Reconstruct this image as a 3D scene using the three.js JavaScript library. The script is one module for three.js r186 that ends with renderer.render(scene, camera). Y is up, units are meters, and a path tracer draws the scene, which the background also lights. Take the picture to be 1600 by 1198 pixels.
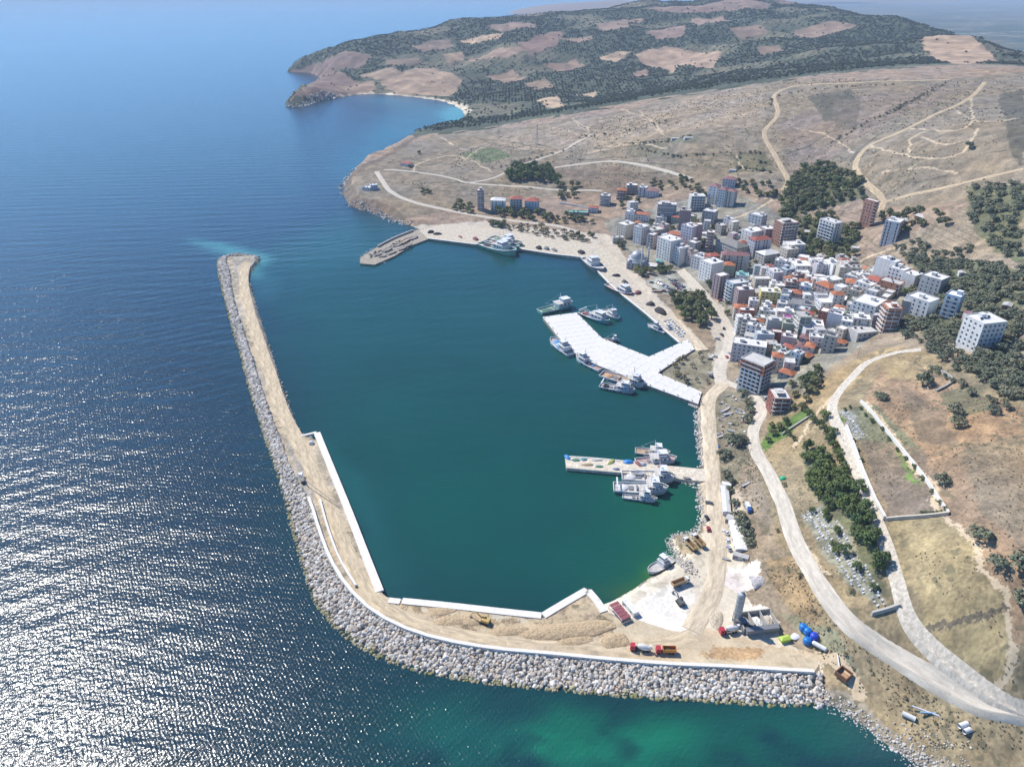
import * as THREE from 'three';
import { Sky } from 'three/addons/objects/Sky.js';
import { mergeGeometries } from 'three/addons/utils/BufferGeometryUtils.js';

// ---------------------------------------------------------------- camera, sky, sun, exposure
const scene = new THREE.Scene();
const CAM_Y = 250, PITCH = 29.17 * Math.PI / 180, FOCAL = 1109, IMG_W = 1600, IMG_H = 1198;
const camera = new THREE.PerspectiveCamera(2 * Math.atan(IMG_H / 2 / FOCAL) * 180 / Math.PI, IMG_W / IMG_H, 1, 60000);
camera.position.set(0, CAM_Y, 0);
camera.rotation.set(-PITCH, 0, 0);
const SUN_AZ = 49 * Math.PI / 180, SUN_EL = 48 * Math.PI / 180;      // left of straight ahead, above the horizon
const sunDir = new THREE.Vector3(-Math.sin(SUN_AZ) * Math.cos(SUN_EL), Math.sin(SUN_EL), -Math.cos(SUN_AZ) * Math.cos(SUN_EL));
const sky = new Sky();
sky.name = 'sky'; sky.userData = { kind: 'structure' };
sky.scale.setScalar(50000);
sky.material.uniforms.sunPosition.value.copy(sunDir);
sky.material.uniforms.turbidity.value = 2.6;
sky.material.uniforms.rayleigh.value = 0.8;
sky.material.uniforms.mieCoefficient.value = 0.002;
if (sky.material.uniforms.cloudCoverage) sky.material.uniforms.cloudCoverage.value = 0;
scene.add(sky);
scene.environmentIntensity = 0.215;
const sun = new THREE.DirectionalLight(new THREE.Color(1, 0.95, 0.87), 4.2);
sun.position.copy(sunDir).multiplyScalar(1500).add(new THREE.Vector3(50, 0, -450));
sun.target.position.set(50, 0, -450);
sun.castShadow = true;
sun.shadow.mapSize.set(4096, 4096);
Object.assign(sun.shadow.camera, { left: -900, right: 900, top: 900, bottom: -900, near: 10, far: 4000 });
scene.add(sun, sun.target);
const renderer = new THREE.WebGLRenderer({ antialias: true });
renderer.setSize(1024, 766);
renderer.toneMapping = THREE.LinearToneMapping;
renderer.toneMappingExposure = 1.36;
renderer.shadowMap.enabled = true;
scene.fog = new THREE.FogExp2(new THREE.Color(0.62, 0.74, 0.9), 0.00009);

// ---------------------------------------------------------------- small helpers
let seed = 12345;
const rnd = () => { seed = (seed * 1664525 + 1013904223) >>> 0; return seed / 4294967296; };
const rr = (a, b) => a + (b - a) * rnd();
const pick = a => a[Math.floor(rnd() * a.length)];
const clamp = (v, a, b) => v < a ? a : v > b ? b : v;
const lerp = (a, b, t) => a + (b - a) * t;
const sstep = (a, b, v) => { const t = clamp((v - a) / (b - a), 0, 1); return t * t * (3 - 2 * t); };
const lin = (r, g, b) => new THREE.Color().setRGB(r, g, b);
const mat = (r, g, b, rough = 0.85, extra = {}) => new THREE.MeshStandardMaterial({ color: lin(r, g, b), roughness: rough, metalness: 0, ...extra });

// a tileable lattice of value noise, read at any scale
const NZ = 256, nz = new Float32Array(NZ * NZ);
for (let i = 0; i < nz.length; i++) nz[i] = rnd();
function vnoise(x, y) {
  const xf = Math.floor(x), yf = Math.floor(y);
  let u = x - xf, v = y - yf; u = u * u * (3 - 2 * u); v = v * v * (3 - 2 * v);
  const x0 = xf & 255, x1 = (xf + 1) & 255, y0 = (yf & 255) << 8, y1 = ((yf + 1) & 255) << 8;
  const a = nz[y0 + x0], b = nz[y0 + x1], c = nz[y1 + x0], d = nz[y1 + x1];
  return a + (b - a) * u + (c - a) * v + (a - b - c + d) * u * v;
}
const fbm = (x, y, o = 4) => { let s = 0, a = 0.5, n = 0; for (let i = 0; i < o; i++) { s += a * vnoise(x, y); n += a; x = x * 2.03 + 17.3; y = y * 2.03 + 5.1; a *= 0.5; } return s / n; };

// names, labels
const used = new Map();
const numbered = n => { const k = used.get(n) || 0; used.set(n, k + 1); return k ? `${n}_${String(k).padStart(3, '0')}` : n; };
function shadows(o) { o.castShadow = o.receiveShadow = true; return o; }
function mesh(name, g, m, parent) { const o = shadows(new THREE.Mesh(g, m)); o.name = parent && parent !== scene ? name : numbered(name); (parent || scene).add(o); return o; }
function struct(name, g, m) { const o = mesh(name, g, m); o.userData = { kind: 'structure' }; return o; }
function tag(o, label, category, group) { o.userData = { ...o.userData, label, category }; if (group) o.userData.group = group; return o; }
function thing(name, label, category, group, x = 0, y = 0, z = 0, turn = 0) {
  const o = new THREE.Group(); o.name = numbered(name); o.position.set(x, y, z); o.rotation.y = turn; scene.add(o);
  return tag(o, label, category, group);
}
function copyOf(src, label, group) { const c = src.clone(); c.name = numbered(src.name.replace(/_\d{3}$/, '')); c.userData = { ...src.userData }; if (label) c.userData.label = label; if (group) c.userData.group = group; scene.add(c); return c; }
const boxCache = new THREE.BoxGeometry(1, 1, 1);
function bx(w, h, d, x = 0, y = 0, z = 0, ry = 0) { const g = new THREE.BoxGeometry(w, h, d); if (ry) g.rotateY(ry); g.translate(x, y, z); return g; }
function cyl(r0, r1, h, x, y, z, n = 10) { const g = new THREE.CylinderGeometry(r0, r1, h, n); g.translate(x, y, z); return g; }
function tube(a, b, r, n = 6) {
  const A = new THREE.Vector3(...a), B = new THREE.Vector3(...b), d = B.clone().sub(A), L = d.length();
  const g = new THREE.CylinderGeometry(r, r, L, n); g.translate(0, L / 2, 0);
  g.applyQuaternion(new THREE.Quaternion().setFromUnitVectors(new THREE.Vector3(0, 1, 0), d.normalize())); g.translate(...a); return g;
}
const merge = gs => mergeGeometries(gs.map(g => { const q = g.index ? g.toNonIndexed() : g; for (const k of Object.keys(q.attributes)) if (!['position', 'normal', 'uv'].includes(k)) q.deleteAttribute(k); if (!q.attributes.uv) q.setAttribute('uv', new THREE.BufferAttribute(new Float32Array(q.attributes.position.count * 2), 2)); return q; }), false);

// a photograph's pixel is a direction; the plane or the ground it meets gives the distance
const CP = Math.cos(PITCH), SP = Math.sin(PITCH);
function ray(px, py) { const u = px - 800, v = 599 - py; return [u, v * CP - FOCAL * SP, -(FOCAL * CP + v * SP)]; }
function onPlane(px, py, h = 0) { const [x, y, z] = ray(px, py), t = (CAM_Y - h) / -y; return [x * t, z * t]; }
function atDepth(px, py, fwd) { const [x, y, z] = ray(px, py), t = fwd / -z; return [x * t, CAM_Y + y * t, -fwd]; }
// ---------------------------------------------------------------- the lie of the land
// spot heights: pixel + height above the sea, or pixel + distance where the skyline gives it
const spots = [];
const H3 = s => s.trim().split(/\s+/).forEach(q => { const [a, b, h] = q.split(',').map(Number); const [x, z] = onPlane(a, b, h); spots.push([x, z, h]); });
const D3 = s => s.trim().split(/\s+/).forEach(q => { const [a, b, f] = q.split(',').map(Number); const [x, y, z] = atDepth(a, b, f); spots.push([x, z, y], [x * 1.3, z * 1.3, Math.max(2, y - 90)]); });
H3(`700,990,2.5 900,990,2.5 1060,920,2.2 1000,1000,2.5 1100,1000,2.5 1200,1030,3 1100,860,2.2 1110,700,2.4 1108,620,2.4 1150,900,3 1180,980,3 1300,1060,4 1265,1020,4
 1600,1115,14 1500,1075,14 1390,1010,14 1250,860,15 1212,790,15 1180,690,10 1190,640,7 1160,605,4 1130,600,3 1160,760,5 1150,830,4 1185,830,7 1190,900,7 1230,960,7 1350,1100,3 1430,1080,9
 1550,1085,15 1440,990,23 1400,900,29 1370,800,35 1310,660,34 1335,590,36 1430,548,47 1330,830,27 1290,720,24 1260,700,17 1235,650,15 1260,790,19 1300,900,20 1350,960,21 1480,1010,25
 1400,700,41 1470,800,44 1550,700,58 1550,900,50 1590,1000,42 1592,1070,28 1450,1140,6 1520,1150,9 1450,620,50 1560,620,60
 1150,520,3 1120,470,3 1050,440,3 980,390,3 960,350,5 1180,600,6 1200,560,11 1220,500,14 1250,450,18 1300,480,24 1330,430,26 1380,450,34 1400,520,40 1350,540,32 1280,560,24 1240,600,20 1240,630,18
 1450,480,46 1500,500,54 1540,540,58 1590,450,70 1500,400,60 1385,385,42 1310,365,36 1365,340,48 1230,378,26 1180,355,28 1130,310,34 1100,335,24 1040,345,13 1000,335,14 1000,290,24 900,340,5 830,325,7 760,325,7 700,330,7
 1200,290,50 1200,250,64 1200,200,85 1210,130,112 1100,215,74 1100,170,88 1100,137,96 1000,250,44 1000,200,64 1000,167,78 900,250,34 900,205,52 900,182,62 830,198,48 800,250,28 780,222,36 700,250,20 650,245,22 620,255,20 590,277,17 575,292,14 650,300,14 700,300,13 640,335,6 750,285,16
 1300,280,60 1300,220,84 1300,160,112 1300,127,124 1400,250,90 1400,180,112 1400,127,130 1500,250,100 1500,170,120 1500,121,136 1590,250,110 1590,180,130 1590,112,145 1450,330,72 1590,330,90 1500,310,80
 1500,96,128 1250,95,104 1250,65,122 1150,105,80 1150,55,124 1000,125,46 1000,62,108 900,152,26 900,100,64 900,52,124 800,152,16 800,100,58 800,55,120 700,112,36 700,150,6 700,70,90 600,120,30 600,90,60 600,142,5 540,140,14 510,130,30 480,148,25 500,105,34 660,130,22 720,172,6 740,160,10 760,185,18 1390,70,112 1440,80,126 860,172,30 1060,112,60 740,300,10`);
D3(`512,86,2450 557,69,2480 625,56,2600 670,45,2800 719,36,2950 812,32,3000 887,22,3200 932,17,3300 1000,9,3400 1100,3,3500 1200,1,3500 1282,15,3200 1330,25,2900 1425,40,2500 1475,50,2200 1525,65,1900 1570,82,1600 1605,97,1500`);
for (const p of [[-700, -2900, 10], [-900, -2700, 0], [700, -300, 40], [900, -700, 95], [1100, -1000, 120], [1500, -1400, 60], [2600, -2500, 15], [3400, -3000, 5], [3300, -4300, 5], [2000, -5000, 20], [500, -5000, 30], [400, -100, 35], [600, -100, 45], [1800, -900, 60], [3400, -900, 40], [200, -60, 2]]) spots.push(p);
// thin-plate spline through the spots
const tps = (() => {
  const n = spots.length, N = n + 3, S = 1000, A = [], U = d2 => d2 < 1e-12 ? 0 : d2 * Math.log(d2);
  for (let i = 0; i < N; i++) A.push(new Float64Array(N + 1));
  for (let i = 0; i < n; i++) {
    for (let j = 0; j < n; j++) { const dx = (spots[i][0] - spots[j][0]) / S, dz = (spots[i][1] - spots[j][1]) / S; A[i][j] = U(dx * dx + dz * dz); }
    A[i][i] += 0.0006; A[i][n] = A[n][i] = 1; A[i][n + 1] = A[n + 1][i] = spots[i][0] / S; A[i][n + 2] = A[n + 2][i] = spots[i][1] / S; A[i][N] = spots[i][2];
  }
  for (let c = 0; c < N; c++) {
    let p = c; for (let r = c + 1; r < N; r++) if (Math.abs(A[r][c]) > Math.abs(A[p][c])) p = r;
    [A[c], A[p]] = [A[p], A[c]];
    for (let r = c + 1; r < N; r++) { const f = A[r][c] / A[c][c]; if (f) for (let k = c; k <= N; k++) A[r][k] -= f * A[c][k]; }
  }
  const w = new Float64Array(N);
  for (let r = N - 1; r >= 0; r--) { let s = A[r][N]; for (let k = r + 1; k < N; k++) s -= A[r][k] * w[k]; w[r] = s / A[r][r]; }
  return (x, z) => { let s = w[n] + w[n + 1] * x / S + w[n + 2] * z / S; for (let i = 0; i < n; i++) { const dx = (x - spots[i][0]) / S, dz = (z - spots[i][1]) / S, d2 = dx * dx + dz * dz; if (d2 > 1e-12) s += w[i] * d2 * Math.log(d2); } return s; };
})();
const P = (s, h = 0) => s.trim().split(/\s+/).map(q => { const [a, b, hh] = q.split(',').map(Number); return onPlane(a, b, hh === undefined ? h : hh); });
// shoreline
const coast = P(`1500,1235 1470,1215 1430,1190 1390,1165 1360,1140 1330,1118 1300,1102 1284,1096 1272,1060 1200,1048 1100,1040 1000,1032 950,1000 925,965 935,948 960,938 990,921 1015,903 1035,893 1052,883 1058,868 1045,845 1055,836 1085,835 1098,822 1096,800 1092,775 1092,755 1098,745 1096,715 1092,680 1090,650 1092,628 1080,606 1045,592 1030,585 1040,568 1080,548 1083,536 1070,522 1035,490 1010,465 985,440 960,410 945,395 925,388 868,382 800,370 740,362 690,360 665,362 640,352 618,346 600,337 580,330 560,326 545,320 538,306 537,290 547,275 560,262 580,255 610,240 630,225 650,213 680,205 700,200 722,191 728,178 715,166 690,158 650,152 620,149 590,147 560,147 540,150 520,154 490,160 470,166 447,167 450,156 462,148 480,140 492,130 500,120 485,113 450,112 452,107`)
  .concat([[-740, -2800], [-560, -3050], [-350, -3400], [-50, -3900], [300, -4700], [1000, -5400], [3600, -5400], [6000, -5200], [6000, 0], [320, 0]]);
function inside(poly, x, z) { let c = false; for (let i = 0, j = poly.length - 1; i < poly.length; j = i++) { const [xi, zi] = poly[i], [xj, zj] = poly[j]; if ((zi > z) !== (zj > z) && x < (xj - xi) * (z - zi) / (zj - zi) + xi) c = !c; } return c; }
function edgeDist(poly, x, z) { let m = 1e18; for (let i = 0, j = poly.length - 1; i < poly.length; j = i++) { const [ax, az] = poly[j], [bx_, bz] = poly[i], dx = bx_ - ax, dz = bz - az, t = clamp(((x - ax) * dx + (z - az) * dz) / (dx * dx + dz * dz), 0, 1), ex = x - ax - dx * t, ez = z - az - dz * t; m = Math.min(m, ex * ex + ez * ez); } return Math.sqrt(m); }
const signed = (poly, x, z) => edgeDist(poly, x, z) * (inside(poly, x, z) ? 1 : -1);
// made ground: levelled yards and quays
const quayTop = P('668,372 740,381 815,389 868,397 915,403 935,424 955,445 985,470 1010,490 1035,512 1062,535 1066,541 1085,541 1075,520 1042,485 1012,460 985,433 960,403 945,386 930,380 870,372 800,360 740,352 690,350 655,360', 2.2);
const flats = [
  { poly: quayTop, h: 1.7, blend: 14 },
  { poly: P('930,960 1030,905 1075,870 1110,850 1150,890 1165,960 1220,990 1270,1030 1270,1055 1000,1030', 2.4), h: 2.8, blend: 12 },
  { poly: P('1100,640 1125,640 1140,840 1100,850', 2.4), h: 2.3, blend: 6 },
  { poly: P('985,430 1060,420 1125,490 1120,540 1080,520', 2.6), h: 2.5, blend: 12 },
];
function rawHeight(x, z) {
  const d = signed(coast, x, z);
  if (d < -40) return -8;
  let h = tps(x, z);
  const far = sstep(-1300, -1900, z);
  for (const f of flats) { if (z < -900) break; const e = signed(f.poly, x, z); if (e > -f.blend) h = lerp(h, f.h, sstep(-f.blend, 0, e)); }
  const rough = sstep(4, 20, h) * (0.8 + 2.2 * far);
  h += rough * ((fbm(x * 0.03, z * 0.03, 4) - 0.5) * 4 + far * (fbm(x * 0.006, z * 0.006, 3) - 0.5) * 16);
  h = Math.max(h, 1.4);
  const cliff = 0.7 + 0.7 * fbm(x * 0.05, z * 0.05, 3);
  return d > 0 ? Math.min(h, 0.15 + d * cliff * lerp(0.45, 1, sstep(3, 14, h))) : 0.15 + Math.max(-9, d * 0.6);
}
class Field {
  constructor(x0, x1, z0, z1, step) {
    Object.assign(this, { x0, x1, z0, z1, step, nx: Math.round((x1 - x0) / step) + 1, nz: Math.round((z1 - z0) / step) + 1 });
    this.h = new Float32Array(this.nx * this.nz);
    for (let j = 0, k = 0; j < this.nz; j++) for (let i = 0; i < this.nx; i++, k++) this.h[k] = rawHeight(x0 + i * step, z0 + j * step);
  }
  has(x, z) { return x >= this.x0 && x < this.x1 && z >= this.z0 && z < this.z1; }
  at(x, z) {   // on the very triangles of the mesh
    const fx = (x - this.x0) / this.step, fz = (z - this.z0) / this.step, i = Math.min(this.nx - 2, Math.floor(fx)), j = Math.min(this.nz - 2, Math.floor(fz)), u = fx - i, v = fz - j, k = j * this.nx + i;
    const a = this.h[k], b = this.h[k + 1], c = this.h[k + this.nx], d = this.h[k + this.nx + 1];
    return u + v <= 1 ? a + (b - a) * u + (c - a) * v : d + (c - d) * (1 - u) + (b - d) * (1 - v);
  }
  geometry(under, drop) {
    const { nx, nz: nzz, step } = this, pos = new Float32Array(nx * nzz * 3), uv = new Float32Array(nx * nzz * 2), idx = [];
    for (let j = 0, k = 0; j < nzz; j++) for (let i = 0; i < nx; i++, k++) {
      const x = this.x0 + i * step, z = this.z0 + j * step; let y = this.h[k];
      if (under && x > under.x0 + step && x < under.x1 - step && z > under.z0 + step && z < under.z1 - step) y -= drop;
      pos.set([x, y, z], k * 3); uv.set([i / (nx - 1), j / (nzz - 1)], k * 2);
      if (i < nx - 1 && j < nzz - 1) idx.push(k, k + nx, k + 1, k + 1, k + nx, k + nx + 1);
    }
    const g = new THREE.BufferGeometry();
    g.setAttribute('position', new THREE.BufferAttribute(pos, 3)); g.setAttribute('uv', new THREE.BufferAttribute(uv, 2)); g.setIndex(idx); g.computeVertexNormals(); return g;
  }
}
const fieldA = new Field(-60, 480, -620, -120, 2.5), fieldB = new Field(-420, 780, -1300, -110, 5), fieldC = new Field(-1000, 3400, -5300, -100, 25);
const ground = (x, z) => fieldA.has(x, z) ? fieldA.at(x, z) : fieldB.has(x, z) ? fieldB.at(x, z) : fieldC.has(x, z) ? fieldC.at(x, z) : 0;
function onGround(px, py, lift = 0) {   // first meeting of a pixel's ray with the ground raised by lift
  const [dx, dy, dz] = ray(px, py), n = Math.hypot(dx, dy, dz); let t0 = 120 / n, t = t0;
  for (; t < 12000 / n; t += (4 + t * n * 0.004) / n) { if (CAM_Y + dy * t < Math.max(0, ground(dx * t, dz * t)) + lift) break; t0 = t; }
  for (let i = 0, a = t0, b = t; i < 22; i++) { const m = (a + b) / 2; if (CAM_Y + dy * m < Math.max(0, ground(dx * m, dz * m)) + lift) b = m; else a = m; t = b; }
  return [dx * t, CAM_Y + dy * t, dz * t];
}
const G = s => s.trim().split(/\s+/).map(q => { const [a, b] = q.split(',').map(Number), p = onGround(a, b); return [p[0], p[2]]; });
function smoothPath(pts, step) { const c = new THREE.CatmullRomCurve3(pts.map(p => new THREE.Vector3(p[0], 0, p[1])), false, 'centripetal'); return c.getSpacedPoints(Math.max(2, Math.ceil(c.getLength() / step))).map(v => [v.x, v.z]); }
// ---------------------------------------------------------------- what the ground is made of (colour of soil, grass, sand, tracks; in world metres)
const ops = [];
const area = (s, c, n = 0) => ops.push({ poly: G(s), c: c[0] < 186 && c[0] > c[1] ? c.map((v, i) => v * [0.9, 0.935, 0.93][i]) : c, n });
const trail = (s, c, w) => ops.push({ path: smoothPath(G(s), 6), c, w });
const DRY = [144, 128, 106], TAN = [156, 133, 102], MAUVE = [147, 127, 108], PALE = [190, 178, 160], WHITE = [226, 219, 206], SAND = [194, 174, 144], TOWN = [150, 140, 128], GREEN = [86, 108, 52], OLIVE = [112, 104, 78], DARK = [104, 94, 78];
// upper slopes and fields
area('560,262 640,225 700,205 830,198 900,184 1000,168 1100,138 1210,122 1300,128 1500,122 1600,112 1600,330 1450,320 1300,300 1100,290 900,300 760,320 640,340 545,320', MAUVE);
area('760,215 830,200 1000,172 1190,130 1195,200 1050,205 900,235 800,235', [166, 142, 122]);
area('1215,190 1300,160 1420,140 1500,128 1460,165 1330,225 1240,290 1225,230', [146, 124, 110]);
area('1260,150 1330,138 1340,180 1290,190', DARK); area('1300,160 1345,150 1340,200 1305,205', [118, 103, 90]);
area('1560,150 1600,140 1600,260 1575,230', DARK);
area('905,215 985,200 1000,222 920,240', [172, 148, 124]); area('720,240 770,230 800,243 760,255', [98, 108, 72]); area('985,225 1040,222 1060,245 985,245', [128, 114, 92]);
area('1145,240 1195,240 1215,268 1150,270', [116, 106, 82]); area('1040,215 1080,210 1100,222 1050,226', [120, 112, 90]);
area('870,265 960,258 1060,280 1000,300 900,300', [138, 116, 98]);
// the near hillside
area('1200,640 1430,545 1600,620 1600,1198 1300,1100 1240,900 1185,760', TAN);
area('1390,560 1600,640 1600,1010 1540,890 1480,800 1350,625', [164, 132, 103]); area('1470,800 1560,900 1590,1000 1590,1070 1550,1080 1440,985 1395,850 1380,815', [170, 145, 108]);
area('1400,600 1470,640 1500,700 1440,690', [138, 114, 94]); area('1500,700 1600,680 1600,860 1540,800', [144, 122, 98]); area('1470,615 1540,600 1550,640 1500,655', [128, 116, 88]);
area('1345,690 1440,700 1480,805 1385,812', [134, 114, 97]); area('1326,640 1365,630 1440,700 1345,690', [128, 122, 96]);
area('1190,700 1200,665 1250,640 1270,645 1215,690 1195,705', GREEN); area('1295,640 1310,640 1320,660 1305,660', GREEN); area('1400,700 1425,730 1440,760 1420,745', [104, 124, 66]);
area('1250,800 1290,790 1390,940 1380,950 1320,910', [150, 142, 124]); area('1310,640 1335,645 1355,688 1335,690', [160, 152, 136]);
area('1190,880 1240,870 1290,980 1330,1060 1240,960', [168, 138, 104]); area('1210,960 1300,980 1350,1060 1280,1010', [158, 146, 116]); area('1330,1080 1450,1090 1560,1130 1580,1198 1440,1190 1350,1120', [160, 138, 108]);
area('1380,560 1440,545 1480,560 1440,600 1390,590', [172, 144, 106]); area('1290,590 1370,545 1420,540 1350,590 1300,640 1280,630', [168, 140, 104]);
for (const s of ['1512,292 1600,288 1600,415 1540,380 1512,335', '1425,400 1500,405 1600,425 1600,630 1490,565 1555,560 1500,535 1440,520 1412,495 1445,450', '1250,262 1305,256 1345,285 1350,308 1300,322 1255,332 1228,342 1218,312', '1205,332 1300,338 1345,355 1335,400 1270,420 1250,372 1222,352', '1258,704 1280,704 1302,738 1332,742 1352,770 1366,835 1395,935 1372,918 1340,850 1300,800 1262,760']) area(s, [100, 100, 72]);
// town, quays and the building yard
area('940,345 1130,290 1210,330 1300,400 1420,420 1440,470 1340,545 1250,620 1180,620 1120,480 1010,430', TOWN);
area('640,355 760,345 950,365 1000,430 1090,530 1120,560 1090,600 1040,580 660,372', PALE); area('1008,438 1050,425 1080,440 1070,462 1030,456', [176, 170, 160]); area('1060,420 1130,480 1150,540 1125,600 1105,590 1120,540 1095,480', [186, 176, 158]);
area('1035,585 1060,555 1110,545 1115,590 1090,610', [146, 132, 108]);
area('1090,620 1135,610 1150,760 1165,850 1140,880 1100,860 1092,740', [188, 172, 148]); area('1110,610 1165,610 1180,680 1150,760 1125,760', [140, 126, 104]);
area('925,965 1015,905 1055,880 1045,840 1095,835 1120,830 1160,870 1175,960 1230,1000 1285,1030 1280,1058 1000,1034', [208, 196, 174]); area('960,955 1060,898 1105,925 1070,995 985,1000', [212, 200, 180]); area('975,950 1060,905 1090,930 1060,985 1000,990', WHITE); area('1120,885 1180,875 1195,920 1150,930 1115,910', [222, 210, 200]); area('1150,940 1200,950 1220,985 1180,975', [220, 212, 196]);
area('1050,836 1095,838 1098,860 1060,868', [168, 148, 122]); area('1110,1000 1190,1005 1170,1030 1100,1020', [178, 152, 116]);
// tracks worn into the grass
for (const [s, w] of [['1352,628 1400,690 1445,745 1485,808 1540,880 1572,930 1585,990 1588,1050 1560,1085', 3.2], ['644,268 655,255 705,243 740,252 770,270', 3], ['725,252 745,235 765,225', 2.5], ['878,236 905,218 920,205 895,185', 3], ['1040,232 985,225 920,240', 3], ['1000,175 1025,195 1040,212', 2.5], ['1150,240 1160,262 1200,270', 3], ['1360,227 1430,245 1500,240 1530,200', 3], ['1420,200 1500,203 1520,150', 3], ['1420,240 1425,215 1450,205', 2.5], ['1460,80 1500,95 1550,100', 6], ['1300,900 1260,850', 2], ['1240,700 1265,660 1300,620', 3], ['1180,600 1230,560 1300,500 1350,450 1420,420', 5], ['1150,500 1230,470 1300,440 1360,400 1410,385', 4], ['1120,470 1180,420 1240,400 1290,385', 4], ['1000,360 1080,350 1150,340 1230,300', 4], ['1100,990 1200,1010 1300,1035 1340,1090', 7]]) trail(s, SAND, w * 0.75);
for (const s of ['895,184 905,195 918,207', '970,170 1005,185 1040,212', '840,205 870,200 900,210', '930,190 990,182 1050,170', '1060,195 1120,185 1190,175', '1240,200 1290,210 1340,240', '1440,215 1480,225 1520,215', '1490,170 1540,190 1590,185', '1380,270 1440,262 1500,270', '690,215 720,232 745,238', '800,225 840,232 870,238']) trail(s, [184, 164, 138], 2.6);
for (const s of ['905,207 1000,195 1090,178 1155,166', '930,232 1030,222 1080,213 1150,204', '820,242 900,226', '980,224 1110,212', '1070,240 1130,243 1195,238', '960,250 1060,258 1120,262', '880,250 960,245', '1230,240 1270,225 1300,205', '1330,250 1345,232 1380,205', '1430,285 1480,275', '1540,240 1590,235', '1100,150 1160,140 1200,136', '690,240 720,228', '650,262 690,255 720,262', '1000,270 1060,268', '1090,250 1140,252', '900,275 960,272 1010,280']) trail(s, [98, 91, 76], 3);
// walls of thorn and ditches between the plots
for (const s of ['780,262 830,248 880,235 925,212', '905,215 985,205 1040,190 1130,172', '985,245 1060,245 1140,238 1200,240', '1215,165 1300,145 1440,128', '1300,222 1360,190 1400,172 1450,150 1480,128', '1150,265 1210,270', '1480,640 1530,630', '1440,575 1500,600 1580,640', '1450,985 1520,960 1570,950']) trail(s, DARK, 2.4);
for (const [s, w] of [['560,262 548,275 538,290 539,306 546,319 560,325 580,329 600,336 618,345', 26], ['560,262 580,255 610,240 632,225 652,213 690,203', 14]]) trail(s, [112, 97, 82], w); trail('556,318 600,330', [124, 104, 86], 16);
trail('1480,1205 1430,1188 1390,1163 1360,1138 1330,1116 1300,1100', [150, 140, 122], 9);
// far side of the bay
const FAR = [{ path: smoothPath(P('540,150 560,147 590,147 620,149 650,152 690,158 715,166 728,178', 1), 8), c: [198, 184, 160], w: 26 }];
const farArea = (s, c) => FAR.push({ poly: s.trim().split(/\s+/).map(q => { const [a, b] = q.split(',').map(Number), p = onGround(a, b); return [p[0], p[2]]; }), c });
farArea('447,166 540,149 565,130 530,112 500,118 475,140', [122, 100, 86]); farArea('452,112 490,98 520,88 545,80 580,88 560,108 505,112', [120, 100, 88]);
farArea('590,128 680,106 725,128 700,150 620,147', [160, 136, 112]); farArea('540,150 620,146 720,165 715,172 640,156', [196, 182, 160]); farArea('530,135 580,126 590,140 545,146', [150, 126, 104]);
farArea('715,64 790,52 780,60 735,68', [176, 150, 122]); farArea('725,97 785,74 832,76 790,92', [158, 132, 112]); farArea('805,70 890,48 870,72 830,88', [136, 110, 96]); farArea('935,90 990,80 965,97', [176, 150, 122]); farArea('990,86 1040,72 1130,80 1115,107 1060,102 1050,115 1005,100', [164, 138, 114]); farArea('838,156 872,150 882,166 855,168', [180, 156, 126]); farArea('898,148 936,142 930,152', [180, 156, 126]); farArea('985,120 1010,106 1015,118', [150, 124, 104]);
farArea('1240,48 1300,32 1345,40 1300,52 1250,60', [140, 118, 100]); farArea('1440,62 1475,53 1540,76 1560,96 1500,102 1455,86', [166, 140, 114]); farArea('1010,50 1072,38 1070,55 1030,62', [140, 116, 102]); farArea('870,60 930,55 920,64', [146, 122, 104]); farArea('1290,8 1240,6 1000,14 1080,20 1200,14', [134, 112, 98]); farArea('960,32 1010,28 1000,36', [160, 134, 112]);
farArea('560,118 610,105 640,115 590,125', [150, 128, 106]); farArea('640,70 700,60 710,72 660,82', [132, 112, 96]); farArea('600,95 650,88 660,98 615,104', [128, 110, 92]); farArea('760,120 800,108 825,120 790,130', [150, 126, 104]); farArea('850,100 900,92 915,104 870,112', [144, 120, 100]); farArea('1140,45 1190,38 1200,52 1150,58', [138, 116, 98]); farArea('760,40 830,36 840,44 780,50', [138, 116, 100]); farArea('930,38 980,30 985,42 940,48', [142, 120, 102]); farArea('1080,30 1130,24 1140,34 1090,40', [146, 122, 104]); farArea('820,130 850,122 868,132 838,142', [140, 118, 96]); farArea('1180,75 1220,68 1225,80 1190,86', [132, 112, 92]); farArea('690,85 720,80 730,92 700,98', [146, 124, 102]);
const s255 = c => `rgb(${c.map(v => Math.round(v)).join(',')})`;
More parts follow.
